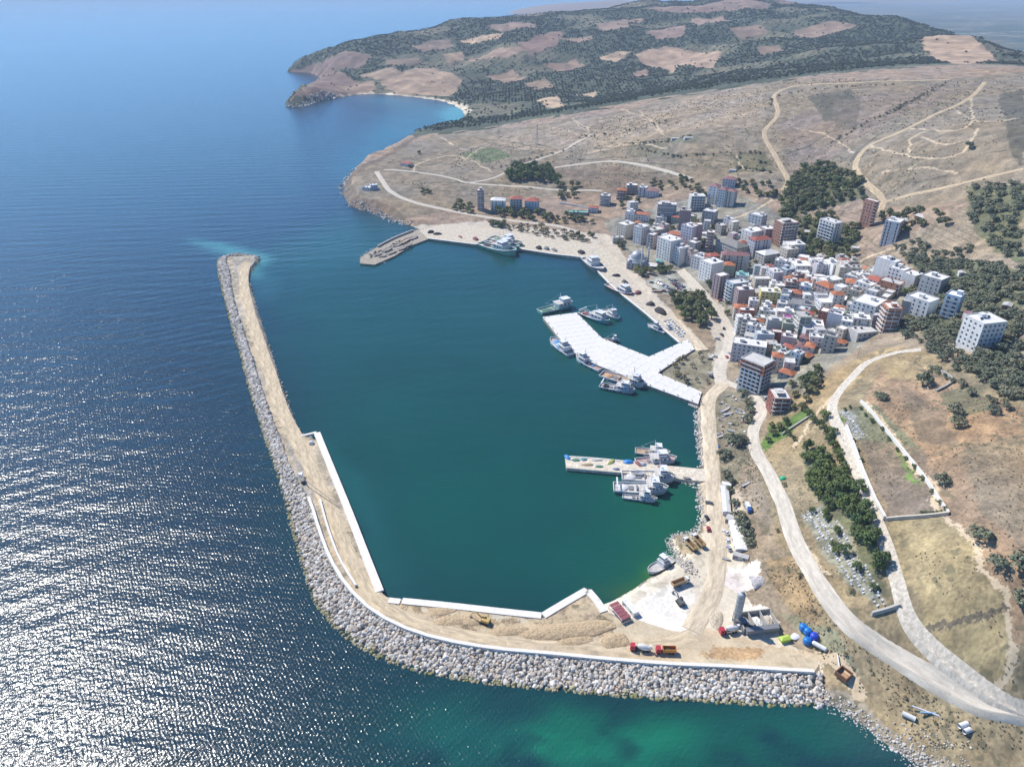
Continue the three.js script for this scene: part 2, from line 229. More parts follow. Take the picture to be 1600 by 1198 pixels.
function groundTexture(x0, x1, z0, z1, size, base, list, kind) {
  const cv = document.createElement('canvas'); cv.width = cv.height = size; const c = cv.getContext('2d'), X = x => (x - x0) / (x1 - x0) * size, Z = z => (z - z0) / (z1 - z0) * size, k = size / (x1 - x0);
  c.fillStyle = s255(base); c.fillRect(0, 0, size, size);
  c.lineJoin = c.lineCap = 'round';
  for (const o of list) {
    const pts = o.poly || o.path; c.beginPath(); pts.forEach((p, i) => i ? c.lineTo(X(p[0]), Z(p[1])) : c.moveTo(X(p[0]), Z(p[1])));
    if (o.poly) { c.closePath(); c.fillStyle = s255(o.c); c.fill(); } else { c.strokeStyle = s255(o.c); c.lineWidth = Math.max(1, o.w * k); c.stroke(); }
  }
  const src = c.getImageData(0, 0, size, size).data, out = new Uint8Array(size * size * 4);
  for (let j = 0; j < size; j++) for (let i = 0; i < size; i++) {
    const x = x0 + (i + 0.5) / size * (x1 - x0), z = z0 + (j + 0.5) / size * (z1 - z0);
    // ragged borders: look the plot up at a wandering place
    const wx = (vnoise(x * 0.09, z * 0.09) - 0.5) * 9 + (vnoise(x * 0.35, z * 0.35) - 0.5) * 3.4 + (vnoise(x * 1.7, z * 1.7) - 0.5) * 5, wz = (vnoise(x * 0.09 + 40, z * 0.09) - 0.5) * 9 + (vnoise(x * 0.35 + 40, z * 0.35) - 0.5) * 3.4 + (vnoise(x * 1.7 + 40, z * 1.7) - 0.5) * 5, wk = kind === 'far' ? 1.3 : 0.45;
    const q = (clamp(Math.round(j + wz * wk * size / (z1 - z0)), 0, size - 1) * size + clamp(Math.round(i + wx * wk * k), 0, size - 1)) * 4;
    let r = src[q], g = src[q + 1], b = src[q + 2];
    if (kind === 'far') {
      const plot = fbm(x * 0.004 + 9, z * 0.006, 3), row = 0.5 + 0.5 * Math.sin((x * 0.8 + z * 0.6 + 60 * plot) * 0.35);
      if (r < 100) { const t = sstep(0.55, 0.66, plot) * 0.6; r = lerp(r, 128, t); g = lerp(g, 116, t); b = lerp(b, 92, t); const m = 0.86 + 0.24 * row; r *= m; g *= m; b *= m; }
      const m = 0.72 + 0.56 * fbm(x * 0.05, z * 0.05, 4); r *= m; g *= m; b *= m;
    } else {
      const big = fbm(x * 0.02 + 3, z * 0.02, 4), mid = fbm(x * 0.14, z * 0.14 + 7, 3), fine = vnoise(x * 1.1, z * 1.1) * 0.6 + vnoise(x * 2.7, z * 2.7 + 5) * 0.4;
      const veg = r < 186 ? 1 : 0.35, dry = (big - 0.5) * 2 * veg;
      r *= 1 + 0.05 * dry; g *= 1 + 0.01 * dry; b *= 1 - 0.07 * dry;
      if (z < -560 && veg > 0.5 && z > -1290) { const hh = fieldB.at(clamp(x, -419, 779), z) / 3.2 + 0.35 * vnoise(x * 0.03, z * 0.03), e = Math.abs(hh - Math.round(hh)), k2 = sstep(0.1, 0.03, e) * sstep(0.45, 0.6, vnoise(x * 0.012 + 70, z * 0.012)) * sstep(0.3, 0.5, vnoise(x * 0.06, z * 0.06 + 90)); r = lerp(r, 100, k2 * 0.7); g = lerp(g, 94, k2 * 0.7); b = lerp(b, 76, k2 * 0.7); }   // dry terraces and their thorn banks
      let m = 1 + veg * ((mid - 0.5) * 0.5 + (fine - 0.5) * 0.42);
      const tuft = sstep(0.62, 0.78, vnoise(x * 0.5 + 11, z * 0.5)) * sstep(0.42, 0.62, vnoise(x * 0.06, z * 0.06 + 31)) * veg;   // low thorny cushions
      r = lerp(r * m, 92, tuft * 0.55); g = lerp(g * m, 88, tuft * 0.55); b = lerp(b * m, 66, tuft * 0.55);
    }
    const w = (j * size + i) * 4; out[w] = clamp(r, 0, 255); out[w + 1] = clamp(g, 0, 255); out[w + 2] = clamp(b, 0, 255); out[w + 3] = 255;
  }
  const t = new THREE.DataTexture(out, size, size); t.colorSpace = THREE.SRGBColorSpace; t.magFilter = t.minFilter = THREE.LinearFilter; t.needsUpdate = true; return t;
}
const texA = groundTexture(fieldA.x0, fieldA.x1, fieldA.z0, fieldA.z1, 2048, DRY, ops, 'near');
const texB = groundTexture(fieldB.x0, fieldB.x1, fieldB.z0, fieldB.z1, 2048, MAUVE, ops, 'near');
const texC = groundTexture(fieldC.x0, fieldC.x1, fieldC.z0, fieldC.z1, 2048, [72, 79, 60], FAR, 'far');
const soilA = new THREE.MeshStandardMaterial({ map: texA, roughness: 0.95 }), soilB = new THREE.MeshStandardMaterial({ map: texB, roughness: 0.95 }), soilC = new THREE.MeshStandardMaterial({ map: texC, roughness: 1 });
struct('hillside', fieldA.geometry(), soilA);
struct('hill_slopes', fieldB.geometry(fieldA, 5), soilB);
struct('far_hills', fieldC.geometry(fieldB, 30), soilC);

// the wide plain behind the hills
function plainTexture() {
  const n = 1024, out = new Uint8Array(n * n * 4);
  for (let j = 0; j < n; j++) for (let i = 0; i < n; i++) {
    const x = i / n * 60, y = j / n * 60, p = fbm(x * 0.7, y * 1.6, 4), f = vnoise(x * 6, y * 9), town = sstep(0.72, 0.78, vnoise(x * 2 + 9, y * 5)) * sstep(0.5, 0.7, vnoise(x * 14, y * 20));
    let c = [lerp(52, 96, sstep(0.4, 0.7, p)), lerp(70, 96, sstep(0.4, 0.7, p)), lerp(58, 76, sstep(0.4, 0.7, p))].map(v => v * (0.8 + 0.4 * f));
    c = c.map((v, q) => lerp(v, [200, 190, 175][q], town * 0.8)); out.set([c[0], c[1], c[2], 255], (j * n + i) * 4);
  }
  const t = new THREE.DataTexture(out, n, n); t.colorSpace = THREE.SRGBColorSpace; t.magFilter = t.minFilter = THREE.LinearFilter; t.wrapS = t.wrapT = THREE.RepeatWrapping; t.repeat.set(1, 1); t.needsUpdate = true; return t;
}
{
  const g = new THREE.ShapeGeometry(new THREE.Shape([[900, 4200], [2500, 2300], [4200, 1500], [9000, 800], [34000, 6000], [34000, 36000], [7600, 36000], [5200, 20000], [3000, 11000], [1500, 7000]].map(p => new THREE.Vector2(p[0], p[1]))));
  g.rotateX(-Math.PI / 2); g.translate(0, 2.2, 0);
  const p = g.attributes.position, uv = g.attributes.uv; for (let i = 0; i < p.count; i++) uv.setXY(i, p.getX(i) / 24000, p.getZ(i) / 24000);
  struct('far_plain', g, new THREE.MeshStandardMaterial({ map: plainTexture(), roughness: 1 }));
}
// low headlands across the water
function headland(px, py, fwd, len, wid, hgt, turn) {
  const c = atDepth(px, py, fwd), g = new THREE.PlaneGeometry(1, 1, 60, 24); g.rotateX(-Math.PI / 2); const p = g.attributes.position;
  for (let i = 0; i < p.count; i++) { const u = p.getX(i) * 2, v = p.getZ(i) * 2, e = Math.max(0, 1 - Math.pow(Math.abs(u), 2.2) - v * v * (0.8 + 0.3 * vnoise(u * 3 + 9, v))); p.setXYZ(i, u * len / 2, -6 + hgt * Math.pow(e, 0.6) * (0.75 + 0.5 * fbm(u * 2.2 + px, v * 2 + 3, 3)), v * wid / 2); }
  g.computeVertexNormals(); g.rotateY(turn); g.translate(c[0], 0, c[2]); const o = struct('far_headland', g, mat(0.27, 0.2, 0.15, 1)); return o;
}
headland(858, 26, 5200, 1000, 900, 60, 0.1); headland(975, 8, 9000, 2600, 1500, 120, 0.15); headland(1300, 1, 14500, 5200, 1500, 130, 0.1);

// ---------------------------------------------------------------- the sea: one sheet to the horizon; depth colour is painted into its opaque map, with silt, weed and sand tints
const SX0 = -900, SX1 = 500, SZ0 = -2300, SZ1 = -100;
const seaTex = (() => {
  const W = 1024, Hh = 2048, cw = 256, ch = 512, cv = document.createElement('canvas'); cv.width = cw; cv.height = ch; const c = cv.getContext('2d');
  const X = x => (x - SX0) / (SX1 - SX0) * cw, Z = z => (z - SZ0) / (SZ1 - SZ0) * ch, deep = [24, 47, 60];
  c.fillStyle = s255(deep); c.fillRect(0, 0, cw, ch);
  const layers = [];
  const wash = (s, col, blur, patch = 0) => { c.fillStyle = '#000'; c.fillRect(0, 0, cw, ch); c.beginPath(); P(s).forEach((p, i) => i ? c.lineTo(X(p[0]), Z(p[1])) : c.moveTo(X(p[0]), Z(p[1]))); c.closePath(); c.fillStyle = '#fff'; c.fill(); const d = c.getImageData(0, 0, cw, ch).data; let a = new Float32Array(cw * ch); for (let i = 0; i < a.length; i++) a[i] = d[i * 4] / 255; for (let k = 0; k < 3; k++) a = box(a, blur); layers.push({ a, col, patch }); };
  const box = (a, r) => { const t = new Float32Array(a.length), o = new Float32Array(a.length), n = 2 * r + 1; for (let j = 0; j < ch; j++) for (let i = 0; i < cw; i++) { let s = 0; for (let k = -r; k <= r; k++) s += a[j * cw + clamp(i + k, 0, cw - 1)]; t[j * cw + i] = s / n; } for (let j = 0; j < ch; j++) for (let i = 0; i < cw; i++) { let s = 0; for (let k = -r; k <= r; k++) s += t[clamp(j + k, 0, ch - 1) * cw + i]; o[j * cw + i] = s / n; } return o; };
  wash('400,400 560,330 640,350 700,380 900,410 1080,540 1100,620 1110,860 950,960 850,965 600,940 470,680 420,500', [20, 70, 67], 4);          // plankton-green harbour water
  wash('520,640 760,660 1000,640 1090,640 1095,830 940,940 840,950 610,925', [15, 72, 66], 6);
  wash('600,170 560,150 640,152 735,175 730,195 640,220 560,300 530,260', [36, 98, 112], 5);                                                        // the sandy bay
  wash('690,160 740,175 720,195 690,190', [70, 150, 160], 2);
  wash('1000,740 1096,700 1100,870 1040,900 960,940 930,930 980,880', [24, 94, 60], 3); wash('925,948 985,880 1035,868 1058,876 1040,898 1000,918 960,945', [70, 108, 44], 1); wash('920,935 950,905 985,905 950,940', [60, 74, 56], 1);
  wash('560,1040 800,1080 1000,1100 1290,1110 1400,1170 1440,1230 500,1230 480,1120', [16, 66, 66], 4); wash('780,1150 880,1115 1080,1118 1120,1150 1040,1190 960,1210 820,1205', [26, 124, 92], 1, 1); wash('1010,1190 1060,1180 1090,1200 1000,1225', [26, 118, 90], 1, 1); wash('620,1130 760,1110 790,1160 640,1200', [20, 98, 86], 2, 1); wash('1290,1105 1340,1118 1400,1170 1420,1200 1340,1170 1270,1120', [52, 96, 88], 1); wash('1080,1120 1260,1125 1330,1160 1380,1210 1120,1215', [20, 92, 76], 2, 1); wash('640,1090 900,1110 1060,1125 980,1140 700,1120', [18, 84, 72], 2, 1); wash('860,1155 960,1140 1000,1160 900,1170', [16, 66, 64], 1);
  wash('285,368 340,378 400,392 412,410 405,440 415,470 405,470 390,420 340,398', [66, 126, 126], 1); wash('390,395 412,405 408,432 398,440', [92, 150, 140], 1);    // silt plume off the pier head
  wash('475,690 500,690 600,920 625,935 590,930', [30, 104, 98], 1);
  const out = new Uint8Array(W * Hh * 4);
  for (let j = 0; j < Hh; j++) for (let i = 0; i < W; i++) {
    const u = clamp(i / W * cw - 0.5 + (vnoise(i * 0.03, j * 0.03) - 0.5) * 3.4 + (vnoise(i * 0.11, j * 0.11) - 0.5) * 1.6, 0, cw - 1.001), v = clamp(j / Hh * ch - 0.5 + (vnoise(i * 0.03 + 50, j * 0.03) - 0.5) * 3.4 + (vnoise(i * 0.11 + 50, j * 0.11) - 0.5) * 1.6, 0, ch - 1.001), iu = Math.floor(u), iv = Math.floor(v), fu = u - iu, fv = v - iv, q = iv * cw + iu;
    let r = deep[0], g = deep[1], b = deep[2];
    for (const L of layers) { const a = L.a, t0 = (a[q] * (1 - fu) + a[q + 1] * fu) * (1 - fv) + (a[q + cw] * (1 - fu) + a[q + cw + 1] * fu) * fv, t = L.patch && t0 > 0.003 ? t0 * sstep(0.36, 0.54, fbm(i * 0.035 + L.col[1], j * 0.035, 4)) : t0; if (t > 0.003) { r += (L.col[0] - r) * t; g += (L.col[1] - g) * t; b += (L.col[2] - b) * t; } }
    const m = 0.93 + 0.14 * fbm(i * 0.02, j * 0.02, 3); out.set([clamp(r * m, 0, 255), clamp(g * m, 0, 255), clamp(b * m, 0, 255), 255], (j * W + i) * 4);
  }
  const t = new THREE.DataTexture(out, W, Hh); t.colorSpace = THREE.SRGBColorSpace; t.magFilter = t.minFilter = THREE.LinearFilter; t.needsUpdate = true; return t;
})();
function waveTexture(n, metres, waves) {   // ripples as a tile of heights in metres: sums of wave trains that fit the tile
  const h = new Float32Array(n * n), out = new Float32Array(n * n * 4), ts = []; let lo = 1e9, hi = -1e9;
  for (const [len, amp, dir, spread, count] of waves) for (let k = 0; k < count; k++) { const a = dir + rr(-spread, spread), L = len * rr(0.7, 1.4), kx = Math.round(Math.cos(a) * metres / L), ky = Math.round(Math.sin(a) * metres / L); if (kx || ky) ts.push([kx, ky, amp * rr(0.6, 1.2), rnd()]); }
  const TS = 4096, sinT = new Float32Array(TS); for (let i = 0; i < TS; i++) sinT[i] = Math.sin(i / TS * 2 * Math.PI);
  for (const [kx, ky, a, ph] of ts) for (let j = 0; j < n; j++) for (let i = 0; i < n; i++) h[j * n + i] += a * sinT[(((kx * i + ky * j) * TS / n + ph * TS) | 0) & (TS - 1)];
  for (const v of h) { lo = Math.min(lo, v); hi = Math.max(hi, v); }
  for (let i = 0; i < h.length; i++) { const v = (h[i] - lo) / (hi - lo); out[i * 4] = out[i * 4 + 1] = out[i * 4 + 2] = v; out[i * 4 + 3] = 1; }
  const t = new THREE.DataTexture(out, n, n, THREE.RGBAFormat, THREE.FloatType); t.wrapS = t.wrapT = THREE.RepeatWrapping; t.magFilter = t.minFilter = THREE.LinearFilter; t.needsUpdate = true; t.userData = { range: hi - lo }; return t;
}
// the open sea off the breakwater is roughened by the breeze; the harbour lies in its lee
const swell = waveTexture(1024, 200, [[24, 0.045, 1.4, 0.25, 5], [9, 0.022, 1.35, 0.5, 8], [4, 0.011, 1.4, 0.9, 12], [1.8, 0.0085, 1.3, 1.4, 18], [0.9, 0.0052, 1.2, 1.6, 18]]);
const swellTile = swell; swellTile.repeat.set((SX1 - SX0) / 200, (SZ1 - SZ0) / 200);
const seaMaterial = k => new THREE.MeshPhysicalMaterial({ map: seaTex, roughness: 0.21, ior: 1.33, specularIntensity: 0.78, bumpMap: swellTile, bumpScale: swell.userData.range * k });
function seaSheet(pts, y) { const g = new THREE.ShapeGeometry(new THREE.Shape(pts.map(p => new THREE.Vector2(p[0], -p[1])))); g.rotateX(-Math.PI / 2); g.translate(0, y, 0); const p = g.attributes.position, uv = g.attributes.uv; for (let i = 0; i < p.count; i++) uv.setXY(i, (p.getX(i) - SX0) / (SX1 - SX0), (p.getZ(i) - SZ0) / (SZ1 - SZ0)); return g; }
const basin = P('392,436 386,445 398,482 411,522 424,558 436,600 454,648 468,682 500,690 590,930 612,940 700,948 848,966 922,930 945,955 1000,1000 1120,900 1120,560 1000,400 700,340 660,372 620,398 585,414');
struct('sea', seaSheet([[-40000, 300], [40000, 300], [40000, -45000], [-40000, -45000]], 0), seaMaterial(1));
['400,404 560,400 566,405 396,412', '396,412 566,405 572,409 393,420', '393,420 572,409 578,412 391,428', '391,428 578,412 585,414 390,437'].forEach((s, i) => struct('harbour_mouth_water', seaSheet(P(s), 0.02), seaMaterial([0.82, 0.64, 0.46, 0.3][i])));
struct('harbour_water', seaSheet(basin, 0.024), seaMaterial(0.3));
// ---------------------------------------------------------------- roads, laid on the ground
const roadLines = [];
function ribbon(name, pts, width, material, lift = 0.14, y = null) {
  const p = smoothPath(pts, 3), n = p.length, across = 4, pos = [], uv = [], idx = []; let run = 0; roadLines.push([p, width]);
  for (let i = 0; i < n; i++) {
    const a = p[Math.max(0, i - 1)], b = p[Math.min(n - 1, i + 1)], L = Math.hypot(b[0] - a[0], b[1] - a[1]) || 1, nx = -(b[1] - a[1]) / L, nzv = (b[0] - a[0]) / L; if (i) run += Math.hypot(p[i][0] - p[i - 1][0], p[i][1] - p[i - 1][1]);
    const w = width * (0.94 + 0.12 * vnoise(run * 0.11, width * 7.7));
    for (let k = -1; k <= across + 1; k++) { const bank = k < 0 || k > across, o = (clamp(k, 0, across) / across - 0.5) * w + (k < 0 ? -1.1 : k > across ? 1.1 : 0), x = p[i][0] + nx * o, z = p[i][1] + nzv * o, yy = y === null ? Math.max(ground(x, z), ground(p[i][0], p[i][1]) - 0.5) : y; pos.push(x, bank ? (y === null ? Math.min(ground(x, z), yy) - 0.3 : y - 0.3) : yy + lift, z); uv.push(k / across * width / 10, run / 10); }
  }
  const row = across + 3; for (let i = 0; i < n - 1; i++) for (let k = 0; k < row - 1; k++) { const q = i * row + k; idx.push(q, q + 1, q + row, q + 1, q + row + 1, q + row); }
  const g = new THREE.BufferGeometry(); g.setAttribute('position', new THREE.Float32BufferAttribute(pos, 3)); g.setAttribute('uv', new THREE.Float32BufferAttribute(uv, 2)); g.setIndex(idx); g.computeVertexNormals();
  if (g.attributes.normal.getY(3) < 0) { const ix = g.index.array; for (let i = 0; i < ix.length; i += 3) [ix[i], ix[i + 1]] = [ix[i + 1], ix[i]]; g.computeVertexNormals(); }
  return struct(name, g, material);
}
function grainTexture(c, amp, n = 512, streak = 0) {   // worn surface, 10 m to a tile side x 3
  const out = new Uint8Array(n * n * 4);
  for (let j = 0; j < n; j++) for (let i = 0; i < n; i++) { const u = i / n * 256, v = j / n * 256, m = 1 + amp * ((fbm(u * 0.125, v * 0.125 * (1 - streak * 0.8), 4) - 0.5) * 1.5 + (vnoise(u, v) - 0.5) * 0.7); out.set([clamp(c[0] * m, 0, 255), clamp(c[1] * m, 0, 255), clamp(c[2] * m, 0, 255), 255], (j * n + i) * 4); }
  const t = new THREE.DataTexture(out, n, n); t.colorSpace = THREE.SRGBColorSpace; t.wrapS = t.wrapT = THREE.RepeatWrapping; t.repeat.set(1 / 3, 1 / 3); t.magFilter = t.minFilter = THREE.LinearFilter; t.needsUpdate = true; return t;
}
const texMat = (c, amp, rough = 0.9, streak = 0) => new THREE.MeshStandardMaterial({ map: grainTexture(c, amp, 512, streak), roughness: rough });
const asphalt = texMat([192, 182, 166], 0.2, 0.9, 1), gravel = texMat([190, 180, 164], 0.25), dirt = texMat([198, 182, 156], 0.28, 0.95, 1), concrete = texMat([216, 210, 200], 0.14), clayRoad = texMat([180, 160, 130], 0.3, 0.95, 1);
ribbon('main_road', G('1640,1122 1600,1113 1540,1100 1470,1067 1400,1025 1330,975 1290,925 1262,880 1240,835 1222,780 1200,735 1181,702 1178,672 1190,645 1180,622 1160,607 1132,596'), 5.8, asphalt);
ribbon('cemetery_road', G('1600,1112 1565,1094 1510,1056 1460,1015 1420,965 1402,905 1388,858 1368,805 1347,748 1322,690 1305,655 1303,628 1330,592 1365,562 1400,551 1440,546'), 4, gravel, 0.17);
ribbon('harbour_road', G('1132,598 1110,622 1108,660 1111,700 1115,760 1120,820 1122,868 1112,930 1080,985'), 8, dirt, 0.22);
ribbon('quay_road', G('935,383 955,405 980,437 1010,468 1045,500 1080,530 1100,548'), 8.5, dirt, 0.6);
ribbon('town_street', G('1062,422 1090,450 1118,482 1136,510 1140,540 1125,575 1128,600'), 8, gravel, 0.2);
ribbon('coast_road', G('588,268 597,282 612,300 645,315 700,328 760,339 820,347 880,355 938,380'), 6, gravel, 0.2);
ribbon('farm_road', G('600,265 644,268 712,280 729,285 776,276 809,260 877,236 925,210'), 3.6, gravel, 0.2);
ribbon('lane', G('735,286 809,291 877,297 941,298'), 3.6, gravel, 0.25);
ribbon('white_lane', G('866,262 900,257 950,252 1000,257 1045,268 1082,279'), 3.6, gravel, 0.2);
ribbon('hill_road', G('1224,298 1232,283 1222,262 1210,240 1195,206 1215,180 1212,147 1240,135 1300,131 1400,126 1485,124'), 5.2, clayRoad, 0.25);
ribbon('ridge_road', G('1376,332 1380,312 1355,286 1337,260 1360,227 1420,200 1470,175 1520,150 1540,128'), 4.4, clayRoad, 0.25);
ribbon('field_road', G('1380,316 1420,305 1480,292 1530,280 1600,264'), 3.4, clayRoad, 0.25);

// ---------------------------------------------------------------- breakwater: fill, armour stones, parapet, quay walls
const ST = `345,402 354,400 392,399 401,400; 341,408 352,410 398,406 405,405; 341,424 357,420 382,430 390,432; 347,450 361,450 387,447 393,452; 356,485 369,485 396,480 402,482; 367,525 382,525 409,520 415,522; 378,560 394,560 421,557 427,558; 388,600 406,600 434,598 440,600; 403,650 424,650 452,645 458,648; 416,690 439,690 467,678 472,680; 424,712 446,710 500,690 503,690; 436,750 460,742 514,722 516,726; 447,790 482,778 532,770 534,774; 460,840 499,830 557,830 559,836; 474,890 519,880 580,890 582,894; 490,935 547,922 594,926 596,930; 520,977 585,957 622,940 622,944; 570,1015 640,985 690,947 690,952; 640,1045 700,1002 770,956 770,962; 720,1062 780,1015 846,966 846,972; 800,1072 860,1022 914,926 916,922; 900,1082 940,1030 944,955 948,952; 950,1086 990,1034 985,965 985,968; 1000,1090 1040,1038 1050,985 1050,990; 1100,1096 1150,1043 1150,1000 1150,1004; 1190,1101 1215,1047 1215,1015 1215,1019; 1276,1104 1272,1050 1285,1030 1285,1034`.split(';').map(s => s.trim().split(/\s+/).map(q => q.split(',').map(Number)));
const TOP = 3.4, stations = ST.map(([a, b, c, d]) => [onPlane(...a, 0), onPlane(...b, TOP + 0.6), onPlane(...c, TOP - 0.6), onPlane(...d, 0)]);
// finer, rounded stations
const lineOf = k => new THREE.CatmullRomCurve3(stations.map(s => new THREE.Vector3(s[k][0], 0, s[k][1])), false, 'centripetal');
const NS = 260, cols = [0, 1, 2, 3].map(k => { const c = lineOf(k); return Array.from({ length: NS + 1 }, (_, i) => { const v = c.getPoint(i / NS); return [v.x, v.z]; }); });
const FX0 = -330, FX1 = 160, FZ0 = -760, FZ1 = -160, fillOps = [], onFill = (s, c, w) => fillOps.push(w ? { path: smoothPath(P(s, TOP - 0.5), 5), c, w } : { poly: P(s, TOP - 0.5), c });
onFill('360,400 410,400 470,680 520,760 480,780 440,680', [158, 152, 142]); onFill('600,935 850,965 915,925 960,970 950,1000 700,985', [166, 146, 116]); onFill('850,965 915,925 945,960 900,975', [176, 156, 126]); onFill('640,950 760,958 850,968 840,975 700,965', [196, 184, 162]);
onFill('960,960 1290,1025 1280,1052 1050,1036 950,1020', [194, 178, 150]); onFill('1100,1005 1200,1010 1180,1030 1090,1022', [168, 140, 106]); onFill('385,412 380,430 385,470 400,520 420,580 440,640 465,690 490,740 515,800 540,860 575,925 640,970 720,993 820,1008 940,1013 1040,1010 1100,1000', [188, 170, 142], 10);
for (let k = 0; k < 60; k++) { const t = rnd(), a = [[620, 945], [700, 955], [800, 975], [900, 960], [940, 990], [700, 975], [860, 985]][k % 7]; onFill(`${a[0] + rr(-30, 30)},${a[1] + rr(-8, 8)} ${a[0] + rr(-60, 60)},${a[1] + rr(-10, 14)}`, t < 0.5 ? [150, 130, 102] : [190, 170, 138], rr(0.8, 2.4)); }
const fillTex = groundTexture(FX0, FX1, FZ0, FZ1, 2048, [172, 160, 140], fillOps, 'near');
const breakwater = thing('breakwater', 'long curved rubble breakwater with white armour stones and a sandy track on top', 'breakwater');
{
  const pos = [], uv = [], idx = [];
  for (let i = 0; i <= NS; i++) {
    const [a, b, c, d] = cols.map(l => l[i]);
    const out = (p, q, m) => { const dx = p[0] - q[0], dz = p[1] - q[1], L = Math.hypot(dx, dz) || 1; return [p[0] + dx / L * m, p[1] + dz / L * m]; };
    const row = [[...out(a, b, 5), -4], [...a, -0.6], [...b, TOP - 0.2], [lerp(b[0], c[0], 0.3), lerp(b[1], c[1], 0.3), TOP - 0.5], [lerp(b[0], c[0], 0.7), lerp(b[1], c[1], 0.7), TOP - 0.5], [...c, TOP - 0.55], [...d, -0.3], [...out(d, c, 3), -4]];
    row.forEach(([x, z, y]) => { pos.push(x, y, z); uv.push((x - FX0) / (FX1 - FX0), (z - FZ0) / (FZ1 - FZ0)); });
  }
  const m = 8; for (let i = 0; i < NS; i++) for (let k = 0; k < m - 1; k++) { const q = i * m + k; idx.push(q, q + m, q + 1, q + 1, q + m, q + m + 1); }
  for (const q0 of [0, NS * m]) for (let k = 1; k < m - 1; k++) idx.push(q0, q0 + k, q0 + k + 1);
  const g = new THREE.BufferGeometry(); g.setAttribute('position', new THREE.Float32BufferAttribute(pos, 3)); g.setAttribute('uv', new THREE.Float32BufferAttribute(uv, 2)); g.setIndex(idx); g.computeVertexNormals();
  if (g.attributes.normal.getY(3) < 0) { const ix = g.index.array; for (let i = 0; i < ix.length; i += 3) [ix[i], ix[i + 1]] = [ix[i + 1], ix[i]]; g.computeVertexNormals(); }
  const flat = g.toNonIndexed(); flat.computeVertexNormals();
  mesh('fill', flat, new THREE.MeshStandardMaterial({ map: fillTex, roughness: 0.95 }), breakwater);
}
// stones
function stoneGeometry(s) {
  const g = new THREE.IcosahedronGeometry(0.5, 1), p = g.attributes.position, v = new THREE.Vector3();
  for (let i = 0; i < p.count; i++) { v.fromBufferAttribute(p, i); const m = 0.82 + 0.5 * vnoise(v.x * 2.4 + s * 13, v.y * 2.4 + v.z * 2.1 + s * 7); v.multiplyScalar(m); v.set(clamp(v.x, -0.42, 0.42) * 1.2, clamp(v.y, -0.4, 0.4), clamp(v.z, -0.4, 0.4) * 1.05); p.setXYZ(i, v.x, v.y, v.z); }
  g.computeVertexNormals(); return g.toNonIndexed ? (() => { const q = g.index ? g.toNonIndexed() : g; q.computeVertexNormals(); return q; })() : g;
}
const stoneGeos = [1, 2, 3, 4, 5, 6].map(stoneGeometry);
const stoneTones = [[0.52, 0.48, 0.42], [0.6, 0.56, 0.5], [0.45, 0.39, 0.32], [0.35, 0.33, 0.3], [0.5, 0.41, 0.32], [0.66, 0.62, 0.56]], weedTones = [[0.24, 0.23, 0.1], [0.32, 0.28, 0.16], [0.38, 0.32, 0.2]];
const stoneMats = stoneTones.map(c => mat(...c, 0.9)), weedMats = weedTones.map(c => mat(...c, 0.9));
const stones = [];
for (let i = 0; i < NS; i++) {
  const a = cols[0][i], b = cols[1][i], a2 = cols[0][i + 1], b2 = cols[1][i + 1], L = Math.hypot((a2[0] + b2[0] - a[0] - b[0]) / 2, (a2[1] + b2[1] - a[1] - b[1]) / 2), W = Math.hypot(b[0] - a[0], b[1] - a[1]) + 2, old = sstep(100, 60, i), size = lerp(1.6, 2.15, old), rows = Math.max(3, Math.round(W / (size * 0.82))), per = L / (size * 0.86);
  for (let r = 0; r < rows; r++) { let k = Math.floor(per) + (rnd() < per % 1 ? 1 : 0); while (k-- > 0) {
    const u = rnd(), t = (r + rr(-0.3, 0.3)) / (rows - 0.4), x = lerp(lerp(a[0], a2[0], u), lerp(b[0], b2[0], u), t), z = lerp(lerp(a[1], a2[1], u), lerp(b[1], b2[1], u), t), s = size * rr(0.65, 1.35) * (rnd() < 0.12 ? 1.25 : 1);
    stones.push({ x, y: lerp(-0.5, TOP, clamp(t, -0.05, 0.97)) + rr(-0.1, 0.35) + old * rr(0.1, 0.8), z, s, t, old, d: Math.hypot(x, CAM_Y, z) / s });
  } }
}
// a loose edge of smaller stones on the harbour side, the head and along the shores
for (let i = 0; i < 96; i++) { const c = cols[2][i], d = cols[3][i]; for (let k = 0; k < 4; k++) { const t = rr(0.1, 1.05); stones.push({ x: lerp(c[0], d[0], t) + rr(-1.5, 1.5), y: lerp(TOP - 0.7, -0.2, t), z: lerp(c[1], d[1], t) + rr(-1.5, 1.5), s: rr(0.7, 1.6), t: 1, old: 1, d: 900 }); } }
for (let k = 0; k < 170; k++) { const a = rr(0, 1), p = onPlane(lerp(344, 404, a) + rr(-2, 2), 404 - 6 * Math.sin(a * 3.14) + rr(-1.5, 2), 1.5); stones.push({ x: p[0], y: rr(0, 2.6), z: p[1], s: rr(1.4, 2.6), t: 0.7, old: 1, d: 900 }); }
for (let k = 0; k < 70; k++) { const t = rnd(), p = onPlane(lerp(1276, 1284, rnd()) + rr(-3, 3), lerp(1050, 1106, t), lerp(TOP, 0, t)); stones.push({ x: p[0], y: lerp(TOP - 0.5, -0.2, t), z: p[1], s: rr(1.1, 2), t: 0.6, old: 0, d: 600 }); }
stones.sort((a, b) => a.d - b.d);
const rest = new Map(), M4 = new THREE.Matrix4(), Q4 = new THREE.Quaternion(), E4 = new THREE.Euler(), V4 = new THREE.Vector3(), S4 = new THREE.Vector3();
